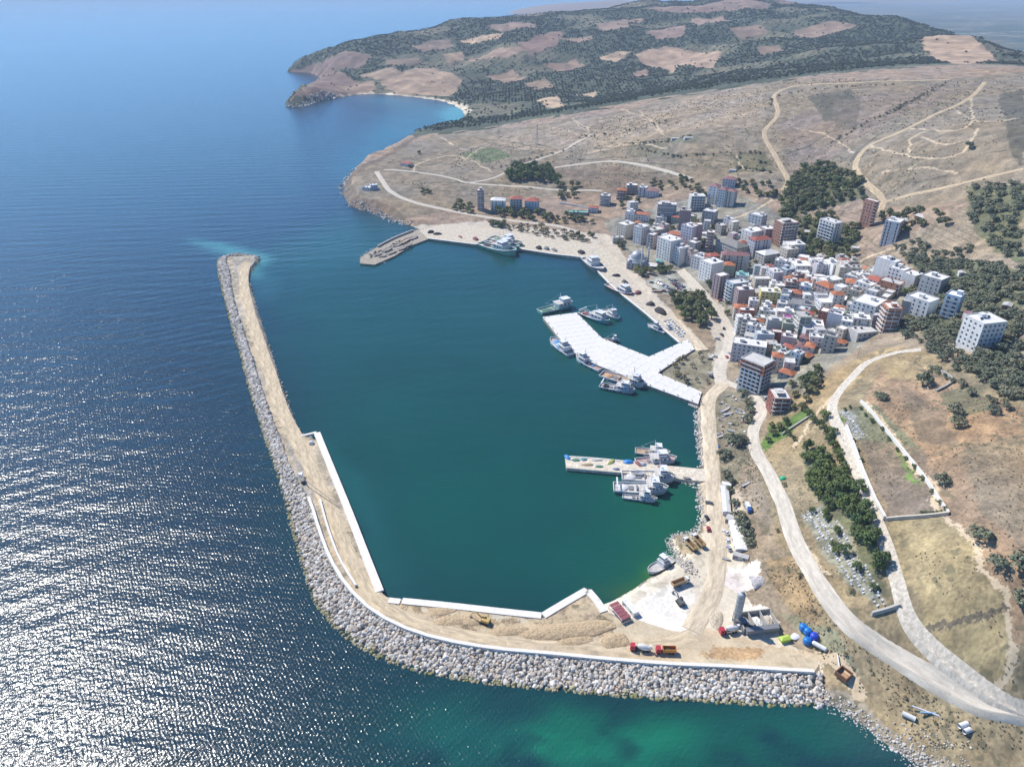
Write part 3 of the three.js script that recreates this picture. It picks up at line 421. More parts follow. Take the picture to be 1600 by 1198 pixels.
stones.forEach((s, n) => {
  const weed = s.t < 0.1 + rr(-0.08, 0.05), grey = s.old > 0.5 && rnd() < 0.75, gi = n % 6, mi = weed ? Math.floor(rnd() * 3) : grey ? pick([2, 3, 0, 0, 1]) : Math.floor(rnd() * 6);
  E4.set(rr(0, 6.3), rr(0, 6.3), rr(0, 6.3)); Q4.setFromEuler(E4); const sc = [s.s * rr(0.85, 1.15), s.s * rr(0.8, 1), s.s * rr(0.85, 1.15)];
  if (n < 300) { const o = mesh('stone', stoneGeos[gi], weed ? weedMats[mi] : stoneMats[mi], breakwater); o.position.set(s.x, s.y, s.z); o.quaternion.copy(Q4); o.scale.set(...sc); }
  else { if (!rest.has(gi)) rest.set(gi, []); rest.get(gi).push([M4.clone().compose(V4.set(s.x, s.y, s.z), Q4, S4.set(...sc)), weed ? weedTones[mi] : stoneTones[mi]]); }
});
const plainStone = mat(1, 1, 1, 0.9);
for (const [gi, list] of rest) { const im = shadows(new THREE.InstancedMesh(stoneGeos[gi], plainStone, list.length)); im.name = 'armour_stones'; list.forEach(([m, c], i) => { im.setMatrixAt(i, m); const v = rr(0.85, 1.1); im.setColorAt(i, lin(c[0] * v, c[1] * v, c[2] * v)); }); im.userData = { kind: 'stuff' }; breakwater.add(im); }
// walls poured in lengths
function wallRun(pts, w, h, y, material, name, parent, len = 8) {
  const p = smoothPath(pts, len);
  for (let i = 0; i < p.length - 1; i++) { const [ax, az] = p[i], [bx_, bz] = p[i + 1], L = Math.hypot(bx_ - ax, bz - az), o = mesh(name, boxCache, material, parent); o.scale.set(L - 0.06, h, w); o.position.set((ax + bx_) / 2, y + h / 2, (az + bz) / 2); o.rotation.y = -Math.atan2(bz - az, bx_ - ax); }
}
const whiteConcrete = texMat([222, 216, 206], 0.12, 0.85), pierConcrete = texMat([216, 212, 205], 0.09, 0.85), greyConcrete = texMat([170, 166, 158], 0.2, 0.9);
wallRun(cols[1].slice(Math.round(NS * 12 / 26)), 1.6, 2.2, TOP - 0.6, whiteConcrete, 'parapet', breakwater, 12);
wallRun(P('500,782 512,825 531,875 556,916', TOP), 1.1, 1.6, TOP - 0.6, whiteConcrete, 'trench_wall', breakwater, 10);
wallRun(P('495,676 520,738 545,800 568,860 593,924', TOP - 0.4), 4, 0.9, TOP - 1.1, whiteConcrete, 'quay_cap', breakwater, 12);
wallRun(P('470,681 494,675', TOP - 0.4), 1.6, 0.9, TOP - 1.1, whiteConcrete, 'quay_cap', breakwater, 12);
wallRun(P('607,937 625,939', TOP), 3.2, 1, TOP - 1.1, whiteConcrete, 'quay_cap', breakwater, 8);
for (const s of ['628,939 700,946 780,955 846,962', '849,962 884,941 917,922', '919,923 932,938 944,956']) wallRun(P(s, TOP - 0.4), 3.6, 1.3, TOP - 1.4, whiteConcrete, 'quay_cap', breakwater, 12);
for (const s of ['494,674 594,926', '594,932 625,937 848,960 918,919 946,955']) { const a = P(s, TOP - 0.4); for (let i = 0; i < a.length - 1; i++) { const [ax, az] = a[i], [bx_, bz] = a[i + 1], L = Math.hypot(bx_ - ax, bz - az), o = mesh('quay_wall', boxCache, greyConcrete, breakwater); o.scale.set(L, 5, 2); o.position.set((ax + bx_) / 2, TOP - 3.6, (az + bz) / 2); o.rotation.y = -Math.atan2(bz - az, bx_ - ax); } }
// the beaten track along the top
{ const t = ribbon('breakwater_track', P('385,412 380,430 385,470 400,520 420,580 440,640 465,690 490,740 515,800 540,860 575,925 640,970 720,993 820,1008 940,1013 1040,1008 1085,992', TOP - 0.4), 7, clayRoad, 0.1, TOP - 0.48); t.material = texMat([194, 176, 146], 0.3, 0.95, 1); }

// ---------------------------------------------------------------- quays, pier, jetty, mole
function slabGeo(poly, y0, y1) { const g = new THREE.ExtrudeGeometry(new THREE.Shape(poly.map(p => new THREE.Vector2(p[0], -p[1]))), { depth: y1 - y0, bevelEnabled: false }); g.rotateX(-Math.PI / 2); g.translate(0, y0, 0); const p = g.attributes.position, uv = g.attributes.uv; for (let i = 0; i < p.count; i++) uv.setXY(i, p.getX(i) / 10, p.getZ(i) / 10); return g; }
struct('quay', slabGeo(quayTop, -4, 2.2), texMat([192, 180, 160], 0.3, 0.9));
wallRun(P('668,372 740,381 815,389 868,397 915,403 935,424 955,445 985,470 1010,490 1035,512 1062,535', 2.3), 1.8, 0.35, 2.2, whiteConcrete, 'quay_kerb', tag(thing('quay_edge', '', ''), 'pale concrete kerb along the fishing quay', 'kerb'), 10);
const pierPoly = P('848,495 901,488 941,528 1014,557 1075,530 1086,545 1028,582 1097,612 1091,631 1007,600 938,572 905,557 872,526', 2.6);
const pier = thing('pier', 'broad white concrete pier with a bent arm in the fishing harbour', 'pier');
mesh('pier_body', slabGeo(pierPoly, -4, 2.5), texMat([150, 140, 124], 0.25, 0.9), pier);
for (const [aS, bS] of [['848,495', '905,557'], ['938,572', '1091,631'], ['1028,582', '1086,545']]) {   // deck slabs follow each arm
  const a = P(aS, 2.6)[0], b = P(bS, 2.6)[0], ang = Math.atan2(b[1] - a[1], b[0] - a[0]), ux = Math.cos(ang), uz = Math.sin(ang), S = 7.5, first = aS === '848,495', last = aS === '1028,582';
  const split = first ? 1 : last ? 2 : 0, cornerA = P('941,528', 2.6)[0], cornerB = P('938,572', 2.6)[0], nzv = [cornerA[0] - cornerB[0], cornerA[1] - cornerB[1]], side = (x, z) => (x - cornerB[0]) * nzv[1] - (z - cornerB[1]) * nzv[0];
  const ca = P('1014,557', 2.6)[0], cb = P('1028,582', 2.6)[0], side2 = (x, z) => (x - cb[0]) * (ca[1] - cb[1]) - (z - cb[1]) * (ca[0] - cb[0]);
  const zone = (x, z) => side(x, z) > 0 === (side(...P('848,495', 2.6)[0]) > 0) ? 1 : (side2(x, z) > 0 === (side2(...P('1080,538', 2.6)[0]) > 0)) && z < P('1028,580', 2.6)[0][1] ? 2 : 0;
  for (let i = -22; i < 26; i++) for (let j = -10; j < 10; j++) {
    const cx = a[0] + ux * (i + 0.5) * S - uz * (j + 0.5) * S, cz = a[1] + uz * (i + 0.5) * S + ux * (j + 0.5) * S; let q = [[-1, -1], [1, -1], [1, 1], [-1, 1]].map(([p, r]) => [cx + (ux * p - uz * r) * (S / 2 - 0.05), cz + (uz * p + ux * r) * (S / 2 - 0.05)]);
    if (zone(cx, cz) !== split || !q.every(v => inside(pierPoly, v[0], v[1]) && zone(v[0], v[1]) === split)) continue;
    const o = mesh('deck_slab', boxCache, pierConcrete, pier); o.scale.set(S - 0.22, 0.3, S - 0.22); o.position.set(cx, 2.5 + rr(-0.005, 0.02), cz); o.rotation.y = -ang;
  }
}
{ const iron = mat(0.12, 0.11, 0.1, 0.7), bg = merge([new THREE.CylinderGeometry(0.28, 0.34, 0.7, 8).translate(0, 0.35, 0), new THREE.CylinderGeometry(0.42, 0.42, 0.16, 8).translate(0, 0.74, 0)]); for (let i = 0; i < pierPoly.length; i++) { const a = pierPoly[i], b = pierPoly[(i + 1) % pierPoly.length], L = Math.hypot(b[0] - a[0], b[1] - a[1]), cx = 40, cz = -470; for (let d = 5; d < L - 3; d += 11) { const x = lerp(a[0], b[0], d / L), z = lerp(a[1], b[1], d / L), nx = -(b[1] - a[1]) / L, nzv = (b[0] - a[0]) / L, s = inside(pierPoly, x + nx, z + nzv) ? 1 : -1; void cx; void cz; mesh('bollard', bg, iron, pier).position.set(x + nx * s * 0.9, 2.58, z + nzv * s * 0.9); } } }
const edgeMat = pierConcrete; mesh('screed', slabGeo(pierPoly, 2.5, 2.58), pierConcrete, pier);
const jettyPoly = P('883,713 885,731 1000,741 1060,748 1104,752 1104,733 1010,724 930,716', 1.9);
const jetty = thing('jetty', 'narrow concrete jetty cluttered with nets and blue tarpaulins', 'jetty');
mesh('jetty_deck', slabGeo(jettyPoly, -3, 1.9), texMat([208, 196, 176], 0.25, 0.9), jetty);
wallRun(P('885,731 940,736 1000,741', 1.9), 0.8, 0.3, 1.9, greyConcrete, 'kerb', jetty, 8); wallRun(P('883,713 930,716 1010,724', 1.9), 0.8, 0.3, 1.9, whiteConcrete, 'kerb', jetty, 8);
const molePoly = P('563,402 562,411 585,413 615,400 645,382 672,372 662,356 640,362 612,372 585,388', 1.8);
const mole = thing('mole', 'low grey stone mole at the harbour mouth with boats hauled up', 'mole');
mesh('mole_core', slabGeo(molePoly, -3, 1.6), texMat([156, 146, 130], 0.4, 0.95), mole);
wallRun(P('590,386 615,373 645,361', 1.8), 1.5, 2, 1.6, greyConcrete, 'sea_wall', mole, 9);
// ---------------------------------------------------------------- the town
const WALLS = { w: [[0.78, 0.77, 0.75], 'white'], c: [[0.68, 0.62, 0.52], 'cream'], l: [[0.62, 0.61, 0.65], 'lavender grey'], b: [[0.5, 0.61, 0.7], 'light blue'], g: [[0.55, 0.54, 0.52], 'grey'], m: [[0.4, 0.3, 0.3], 'brown mauve'], k: [[0.45, 0.24, 0.17], 'raw brick'], o: [[0.55, 0.25, 0.15], 'orange brick'], p: [[0.62, 0.5, 0.48], 'pink'], s: [[0.42, 0.47, 0.35], 'sage green'], y: [[0.68, 0.57, 0.24], 'yellow'], d: [[0.34, 0.31, 0.3], 'dark'], r: [[0.38, 0.14, 0.1], 'red'], e: [[0.6, 0.56, 0.5], 'beige'] };
const ROOFS = { F: [[0.84, 0.83, 0.81], 'flat white roof'], G: [[0.6, 0.59, 0.57], 'flat grey roof'], R: [[0.44, 0.13, 0.09], 'red tiled hip roof'], O: [[0.52, 0.19, 0.09], 'orange tiled hip roof'], V: [[0.3, 0.15, 0.15], 'dark red hip roof'], W: [[0.8, 0.79, 0.78], 'white hip roof'], D: [[0.3, 0.29, 0.27], 'dark grey hip roof'], A: [[0.62, 0.6, 0.57], 'pale sheet roof'], T: [[0.25, 0.6, 0.55], 'turquoise flat roof'], M: [[0.4, 0.08, 0.3], 'magenta awning on the roof'], X: [[0.26, 0.26, 0.27], 'flat dark roof'] };
const plaster = (() => { const n = 128, out = new Uint8Array(n * n * 4); for (let j = 0; j < n; j++) for (let i = 0; i < n; i++) { const m = 255 * clamp(0.93 + 0.1 * (fbm(i * 0.07, j * 0.03, 4) - 0.3) + 0.08 * (vnoise(i * 0.6, j * 0.2) - 0.5) - 0.1 * sstep(0.66, 0.8, vnoise(i * 0.3 + 9, j * 0.04)), 0, 1); out.set([m, m * 0.99, m * 0.975, 255], (j * n + i) * 4); } const t = new THREE.DataTexture(out, n, n); t.colorSpace = THREE.SRGBColorSpace; t.magFilter = t.minFilter = THREE.LinearFilter; t.wrapS = t.wrapT = THREE.RepeatWrapping; t.needsUpdate = true; return t; })();
const plastered = (c, k = 1, rough = 0.9) => new THREE.MeshStandardMaterial({ color: lin(c[0] * k, c[1] * k, c[2] * k), map: plaster, roughness: rough });
const wallMats = {}, roofMats = {};
for (const k in WALLS) wallMats[k] = [0.9, 1, 1.1].map(f => plastered(WALLS[k][0], f));
for (const k in ROOFS) roofMats[k] = [0.88, 1, 1.08].map(f => plastered(ROOFS[k][0], f, 0.85));
const glass = mat(0.06, 0.07, 0.085, 0.15), frameMat = mat(0.55, 0.53, 0.5, 0.8), slabMat = mat(0.62, 0.59, 0.55, 0.9), railMat = mat(0.6, 0.6, 0.6, 0.8), tankMat = mat(0.6, 0.62, 0.64, 0.4), solarMat = mat(0.02, 0.03, 0.06, 0.2);
const numberWord = ['', 'single', 'two', 'three', 'four', 'five', 'six', 'seven', 'eight', 'nine'];
const landmarks = [['1000,410', 'beside the mosque'], ['1040,445', 'facing the harbour car park'], ['1085,320', 'below the terraced fields'], ['1130,300', 'by the upper lane'], ['1165,400', 'behind the school block'], ['1165,480', 'on the waterfront street'], ['1200,450', 'in the old centre'], ['1240,500', 'on the steep middle streets'], ['1250,550', 'near the brick-topped block'], ['1300,440', 'among the white roofs of the centre'], ['1330,500', 'by the dry slope'], ['1310,370', 'in the green gully'], ['1380,370', 'below the ridge road'], ['1420,430', 'on the upper edge of town'], ['1450,480', 'among the olive trees'], ['1540,530', 'alone in the olive grove'], ['1230,380', 'beside the tall brick frame'], ['1280,400', 'above the white roofs'], ['830,320', 'behind the western quay'], ['770,320', 'at the end of the coast road'], ['930,320', 'beyond the harbour park'], ['1000,300', 'under the white lane'], ['1060,370', 'behind the mosque'], ['575,290', 'on the western cliff'], ['1220,640', 'at the bend of the main road']].map(([s, t]) => { const [p] = G(s); return [p[0], p[1], t]; });
const features = { w: '', n: ' and a blank wall', b: ' and stacked balconies', o: ' and open unfinished floors', v: ' and tall dark window strips' };
const labelUse = new Map();
function hipRoof(w, d, h, over, gable) {
  const a = w / 2 + over, b = d / 2 + over, along = w >= d, r = gable ? (along ? a : b) : Math.max(0.2, Math.abs(a - b)), R = along ? [[-r, h, 0], [r, h, 0]] : [[0, h, -r], [0, h, r]], c = [[-a, 0, b], [a, 0, b], [a, 0, -b], [-a, 0, -b]], t = [];
  const f = (...p) => { for (let i = 1; i < p.length - 1; i++) t.push(...p[0], ...p[i], ...p[i + 1]); };
  if (along) { f(c[0], c[1], R[1], R[0]); f(c[2], c[3], R[0], R[1]); f(c[1], c[2], R[1]); f(c[3], c[0], R[0]); } else { f(c[1], c[2], R[0], R[1]); f(c[3], c[0], R[1], R[0]); f(c[0], c[1], R[1]); f(c[2], c[3], R[0]); }
  f(c[3], c[2], c[1], c[0]);
  const g = new THREE.BufferGeometry(); g.setAttribute('position', new THREE.Float32BufferAttribute(t, 3)); const uv = []; for (let i = 0; i < t.length; i += 3) uv.push(t[i] / 6, (t[i + 2] + t[i + 1]) / 6); g.setAttribute('uv', new THREE.Float32BufferAttribute(uv, 2)); g.computeVertexNormals(); return g;
}
const footprints = [];
const SF = 3;
function building(line, spot) {
  const q = line.trim().split(/\s+/), [ax, ay, bx_, by, depth, st] = q.slice(0, 6).map(Number), [wk, rk, fs, ls] = q[6].split(''), extra = q[7] || '';
  const tall = st * SF + 0.4, A = spot ? spot.a : onGround(ax, ay, tall), B0 = spot ? spot.b : onPlane(bx_, by, A[1]);
  let ex = B0[0] - A[0], ez = B0[1] - A[2]; const w = clamp(Math.hypot(ex, ez), 4, 46); const L = Math.hypot(ex, ez); ex /= L; ez /= L;
  let nx = ez, nzv = -ex; if (nx * A[0] + nzv * A[2] < 0) { nx = -nx; nzv = -nzv; }   // away from the camera
  const at = (u, v) => [A[0] + ex * u + nx * v, A[2] + ez * u + nzv * v], corners = [at(0, 0), at(w, 0), at(w, depth), at(0, depth)], base = Math.min(...corners.map(p => ground(p[0], p[1]))) - 0.6, [cx, cz] = at(w / 2, depth / 2);
  footprints.push({ x: cx, z: cz, ex, ez, w, d: depth });
  const H = A[1] - base, grade = H - st * SF, dist = Math.hypot(cx, CAM_Y, cz), near = dist < 615, tone = Math.floor(rnd() * 3);
  let lm = landmarks[0], best = 1e9; for (const l of landmarks) { const d = Math.hypot(l[0] - cx, l[1] - cz); if (d < best) { best = d; lm = l; } }
  let label = `${WALLS[wk][1]} ${numberWord[st]}-storey ${st > 2 ? 'block' : 'house'} with ${ROOFS[rk][1]}${features[fs]} ${lm[2]}`;
  label = label.replace(' and a blank wall beside', ' beside');
  const words = label.split(' '); if (words.length > 16) label = label.replace(features[fs], '');
  const g = thing(st > 2 ? 'apartment_block' : 'house', label, st > 2 ? 'building' : 'house', undefined, cx, base, cz, -Math.atan2(ez, ex));
  if (labelUse.has(label)) { const grp = `look-alike buildings ${lm[2]}`; labelUse.get(label).userData.group = grp; g.userData.group = grp; } else labelUse.set(label, g);
  const wm = wallMats[wk][tone];
  // unfinished sides stand open: the infill walls are set back between the slabs
  const inF = fs === 'o' ? 1.9 : 0, inL = ls === 'o' ? 1.9 : 0;
  mesh('wall', bx(w - inL, H - 0.02, depth - inF, inL / 2, H / 2, -inF / 2), wm, g);
  // openings and balconies
  const faces = [[fs, w, 0, depth / 2, 0], [ls, depth, -w / 2, 0, -Math.PI / 2], [ls === 'n' ? 'n' : 'w', depth, w / 2, 0, Math.PI / 2], ['w', w, 0, -depth / 2, Math.PI]], panes = [], winW = rr(0.9, 1.35), winH = rr(1, 1.35), gap = rr(2.7, 4);
  const put = (geo, f) => { geo.rotateY(f[4]); geo.translate(f[2], 0, f[3]); return geo; };
  faces.forEach((f, fi) => {
    const [style, len] = f; if (style === 'n') return; const n = Math.max(1, Math.floor(len / (style === 'o' ? 3.6 : gap)));
    for (let s = 0; s < st; s++) {
      const y = grade + s * SF;
      if (style === 'o' || (style === 'b' && fi < 2)) { const o = mesh(style === 'o' ? 'floor_slab' : 'balcony', put(merge(style === 'o' ? [bx(len + 0.1, 0.28, 2.1, 0, y + SF - 0.14, -1.02)].concat(s % 3 !== 2 ? [bx(len * rr(0.4, 0.9), 0.9, 0.16, rr(-0.05, 0.05) * len, y + 0.45, -0.1)] : []) : [bx(len * 0.86, 0.16, 1.4, 0, y, 0.7), bx(len * 0.86, 0.95, 0.1, 0, y + 0.5, 1.38)]), f), style === 'o' ? slabMat : (wk === 'w' || wk === 'c' ? railMat : frameMat), g); void o; }
      if ((s === 0 && fi === 3) || style === 'o') continue;
      for (let k = 0; k < n; k++) {
        const x = ((k + 0.5) / n - 0.5) * len * 0.94, ww = style === 'o' ? len / n * 0.78 : style === 'b' ? 1.9 : style === 'v' ? 1.1 : winW, hh = style === 'o' ? 2.25 : style === 'b' ? 2 : style === 'v' ? 2.3 : winH;
        if (style === 'v' && k % 3 === 2) continue; if (style === 'w' && rnd() < 0.06) continue;
        panes.push([put(bx(ww, hh, 0.12, x, y + (style === 'w' ? 1.65 : 0.2 + hh / 2), 0.02), f), style === 'o']);
      }
    }
    if (style === 'o' && w > 6) { const cols_ = []; for (let k = 0; k <= n; k++) cols_.push(put(bx(0.4, H, 0.4, (k / n - 0.5) * (len - 0.4), H / 2, -0.24), f)); mesh('column', merge(cols_), slabMat, g).userData = { kind: 'stuff' }; }
  });
  if (near) panes.forEach(([p, o]) => mesh('window', p, glass, g));
  else { const l = panes.map(p => p[0]); if (l.length) mesh('windows', merge(l), glass, g).userData = { kind: 'stuff' }; }
  // roof
  const rm = roofMats[rk][tone];
  if ('ROVWD'.includes(rk) || rk === 'A') { mesh('roof', hipRoof(w, depth, Math.min(w, depth) * (rk === 'A' ? 0.14 : 0.22), 0.5, rk === 'A').translate(0, H + 0.01, 0), rm, g); if (st > 1 && rk !== 'D') mesh('chimney', bx(0.7, 1.5, 0.7, w * 0.2, H + Math.min(w, depth) * 0.22, -depth * 0.08), wm, g); }
  else {
    mesh('roof', bx(w - 0.5, 0.2, depth - 0.5, 0, H + 0.1, 0), rm, g);
    const ph = rr(0.5, 1); mesh('parapet', merge([bx(w + 0.06, ph, 0.25, 0, H + ph / 2, depth / 2 - 0.1), bx(w + 0.06, ph, 0.25, 0, H + ph / 2, -depth / 2 + 0.1), bx(0.25, ph, depth - 0.5, -w / 2 + 0.1, H + ph / 2, 0), bx(0.25, ph, depth - 0.5, w / 2 - 0.1, H + ph / 2, 0)]), wm, g);
    if (w > 8 && depth > 7 && st > 2 && rnd() < 0.75) { const sx = rr(-0.25, 0.25) * w, sz = rr(-0.2, 0.1) * depth; const o = mesh('stair_house', bx(3.2, 2.4, 3, sx, H + 1.4, sz), wm, g); mesh('stair_roof', bx(3.7, 0.15, 3.5, sx, H + 2.68, sz), rm, o); }
    if (rnd() < 0.55 && w > 7) for (let k = 0; k < 2; k++) { const x = rr(-0.35, 0.35) * w, z = rr(-0.3, 0.3) * depth; const s = mesh('solar_panel', bx(2, 0.1, 1.1).rotateX(0.5).translate(x, H + 0.9, z), solarMat, g); mesh('water_tank', new THREE.CylinderGeometry(0.35, 0.35, 1.6, 8).rotateZ(Math.PI / 2).translate(x, H + 1.35, z - 0.7), tankMat, s); }
    if (extra.includes('e')) mesh('roof_awning', bx(w * 0.5, 0.12, depth * 0.5, -w * 0.1, H + 2.4, 0), roofMats.A[1], g);
  }
  if (extra.includes('t')) {   // two raw storeys under the roof
    const y = H - 2 * SF, br = wallMats.o[1]; mesh('brick_storeys', bx(w + 0.3, 2 * SF - 0.3, depth + 0.3, 0, y + SF - 0.1, 0), wallMats.k[0], g); mesh('roof_deck', bx(w + 1.2, 0.3, depth + 1.2, 0, H + 0.12, 0), roofMats.A[2], g);
    for (let s = 0; s < 2; s++) { mesh('floor_slab', bx(w + 2.8, 0.3, depth + 2.8, 0, y + s * SF + 0.02, 0), br, g); mesh('brick_breastwork', merge([bx(w + 2.7, 0.8, 0.15, 0, y + s * SF + 0.55, depth / 2 + 1.3), bx(0.15, 0.8, depth + 2.4, -w / 2 - 1.3, y + s * SF + 0.55, 0), bx(0.15, 0.8, depth + 2.4, w / 2 + 1.3, y + s * SF + 0.55, 0)]), br, g); }
    for (let k = 0; k < 5; k++) { mesh('post', bx(0.35, 2 * SF, 0.35, (k / 4 - 0.5) * (w + 2.2), y + SF, depth / 2 + 1.1), br, g); mesh('post', bx(0.35, 2 * SF, 0.35, -w / 2 - 1.1, y + SF, (k / 4 - 0.5) * (depth + 1.6)), br, g); }
  }
  return g;
}
`
1081 307 1103.5 307 13 6 wFbw
1108 290 1121 292 12 7 wVww
1122.5 295 1134 297 12 7 wVww
1135 298 1149 300 10 6 eVvw
1130 279 1150 281 10 4 lVww
1098 329 1117.5 332 12 5 gFwv
1170 334 1191 339 11 5 wFww
1140 265 1150 266 5 1 wAwn
1224 350 1250 348 15 8 kFow e
1105 363 1117 364 9 7 oFon
1082 356 1092 353 14 8 lFnw
1091 352 1099 352 9 8 mFnn
1063 329 1080.5 330 10 8 mGnw
1028 320 1058 321 14 7 gFob e
1025 340 1042 341 9 3 wFwn
978 353 994 349 14 5 cFnw
1003 357 1016 353 11 6 wFww
1019 362 1039 358 12 4 cFww
1012 366 1022 368 9 5 pFbb
1030 371 1040 374 8 5 eFbw
1049 378 1067 374 20 7 wFnw
1063 389 1079 386 14 6 wFnw
1043 364 1070 369 10 3 eOww
1099 405 1114 400 14 4 wFww
1112.5 414 1132 410 16 6 wFnw
1109 401 1126 399 9 6 kRow
1132 414 1149 415 10 4 sOnn
1152 388 1172 384 30 4 eDww
1129 398 1172 400 10 6 eVvw
1180 376 1207 373 11 6 lRvw
1175 364 1196 360 14 4 wFww
1197 359 1213 358 12 4 mFww
1195 399 1220 395 13 3 gWww
1231 391 1249 389 12 4 cFww
1233 384 1260 383 13 4 wFwn
1230 409 1244 411 12 3 wFww
1244 416 1269 416 15 3 wFww
1296 413 1314 413 13 4 wFww
1314 404 1328 404 11 4 dGnn
1332 419 1348 419 9 3 eGwn
1262 433 1292 434 9 2 pFwn
1290 441 1318 437 11 3 wFww
1320 429 1346 436 10 3 wFwn
1322 441 1343 444 11 3 wOww
1362 447 1376 442 14 3 wFnw
1296 451 1312 447 15 3 pOww
1228 441 1247 443 10 5 kFon
1249 447 1268 450 11 4 bFww
1274 446 1294 451 9 3 wFww
1233 475 1275 480 14 3 gXwn
1284 474 1302 474 11 3 wFww
1300 466 1322 470 10 2 wFwn
1301 484 1328 489 5 1 wAnn
1294 489 1316 494 10 5 lFnw
1280 486 1293 489 9 4 rFww
1315 501 1333 504 9 4 wFww
1334 498 1362 501 11 4 gFvw
1369 480 1386.5 469 17 4 wFww
1269 509 1288 511 12 3 wFnw
1266 527 1298 531 8 3 wFww
1341 522 1372 519 12 2 gGwn
1290 516 1305 522 7 2 gFnn
1145 536 1198 544 12 5 lFww
1194 573 1210 564 17 7 wGbb t
1184 523 1211 524 8 4 bFnw
1200 501 1223 503 9 5 gFnn e
1160 499 1182 502 6 5 dFow
1154 496 1176 496 7 5 wFww
1184 511 1200 514 7 3 wFww
1224 506 1248 508 8 4 sGnn
1221 518 1248 522 6 2 pOww
1251 496 1270 496 12 6 sGoo
1221 526 1245 530 8 3 pFnw
1222 541 1240 546 7 2 pRww
1244 540 1256 543 8 2 wVww
1258 541 1272 544 9 2 wOww
1241 552 1262 560 9 2 eOww
1208 546 1228 549 8 3 sGww
1226 567 1243 569 9 3 wFww
1217 580 1238 587 8 2 bOww
1226 498 1240 499 8 4 gMnw
1187 485 1213 488 8 3 wFww
1215 487 1242 489 8 3 wFww
1157 485 1180 486 6 5 rFnw
1126 433 1140 430 9 7 mFvv
1146 445 1170 442 11 6 bFwb
1155 454 1180 453 9 6 mFnw
1190 456 1222 458 11 5 yFwn
1150 430 1170 432 9 4 wTww
1181 437 1205 437 9 4 cFww
1210 427 1225 426 14 5 lFnw
1243 432 1257 429 9 3 mFww
1306 350 1318.5 348 20 7 wFvb
1371 316 1376.5 315 14 8 kFow
1384 345 1407 349 16 8 wFvw
1430 336 1445 341 9 1 rAwn
1408 345 1422 347 10 2 rAwn
1478 460 1502 466 10 6 bFbw
1453 474 1469 468 17 4 wFnw
1472 439 1486 433 15 4 gFnw
1538 508 1575 504 15 6 wFww
1519 494 1529 494 9 2 pVwn
1400 411 1410 408 17 6 wFnn
1413 424 1424 420 13 4 wFww
1431 432 1444 428 10 3 wFnn
1377 441 1387 437 13 3 pRww
1407 446 1415 441 16 3 oGow
1389 483 1411 484 12 6 oFob
1411 470 1425 473 9 5 eFnn
745 298 756 298 9 8 mFow
766.5 313 789 313.5 12 4 wWvw
797 311 816 311 12 5 lRbw
820 314 840 315 15 4 bRww
937.5 306 953 307 12 4 gFow
919.5 324 934 325 8 2 lRww
887 332 918 333 9 1 sTwn
964 297 979 298 10 4 rOow
980 290 997 290 11 4 dFww
998 293 1011 294 11 4 lFvw
1011 298 1030 299 9 3 lVww
985 317 998 316 9 4 wFww
993 334 1015 336 9 3 wOww
565 293 578 294 9 1 wFww
579 290 590 289 9 2 bFww
625 254 640 256 9 1 wRwn
1211 623.5 1237 624 13 4 rFow e
1178 352 1190 350 10 2 eGwn
1258 362 1275 364 8 1 oAwn
1332 388 1344 389 8 1 eGwn
1293 376 1305 376 7 1 wAwn
1500 426 1510 427 5 1 wAwn
1567 476 1580 479 7 1 oAwn
958 372 975 372 9 2 gGww
1080 395 1092 393 9 4 pGww
1250 527 1262 530 8 3 dVww
1206 519 1222 521 6 3 rFww
1172 470 1186 471 8 4 wFww
1258 462 1280 463 8 3 wFww
1205 445 1224 446 8 4 wFww
1325 452 1345 457 8 3 cFww
1345 430 1358 428 8 2 wFwn
1276 400 1288 402 8 2 oAwn
1050 216 1062 216 6 1 eAwn
1070 215 1084 215 6 1 wAwn
`.trim().split('\n').forEach(l => building(l));
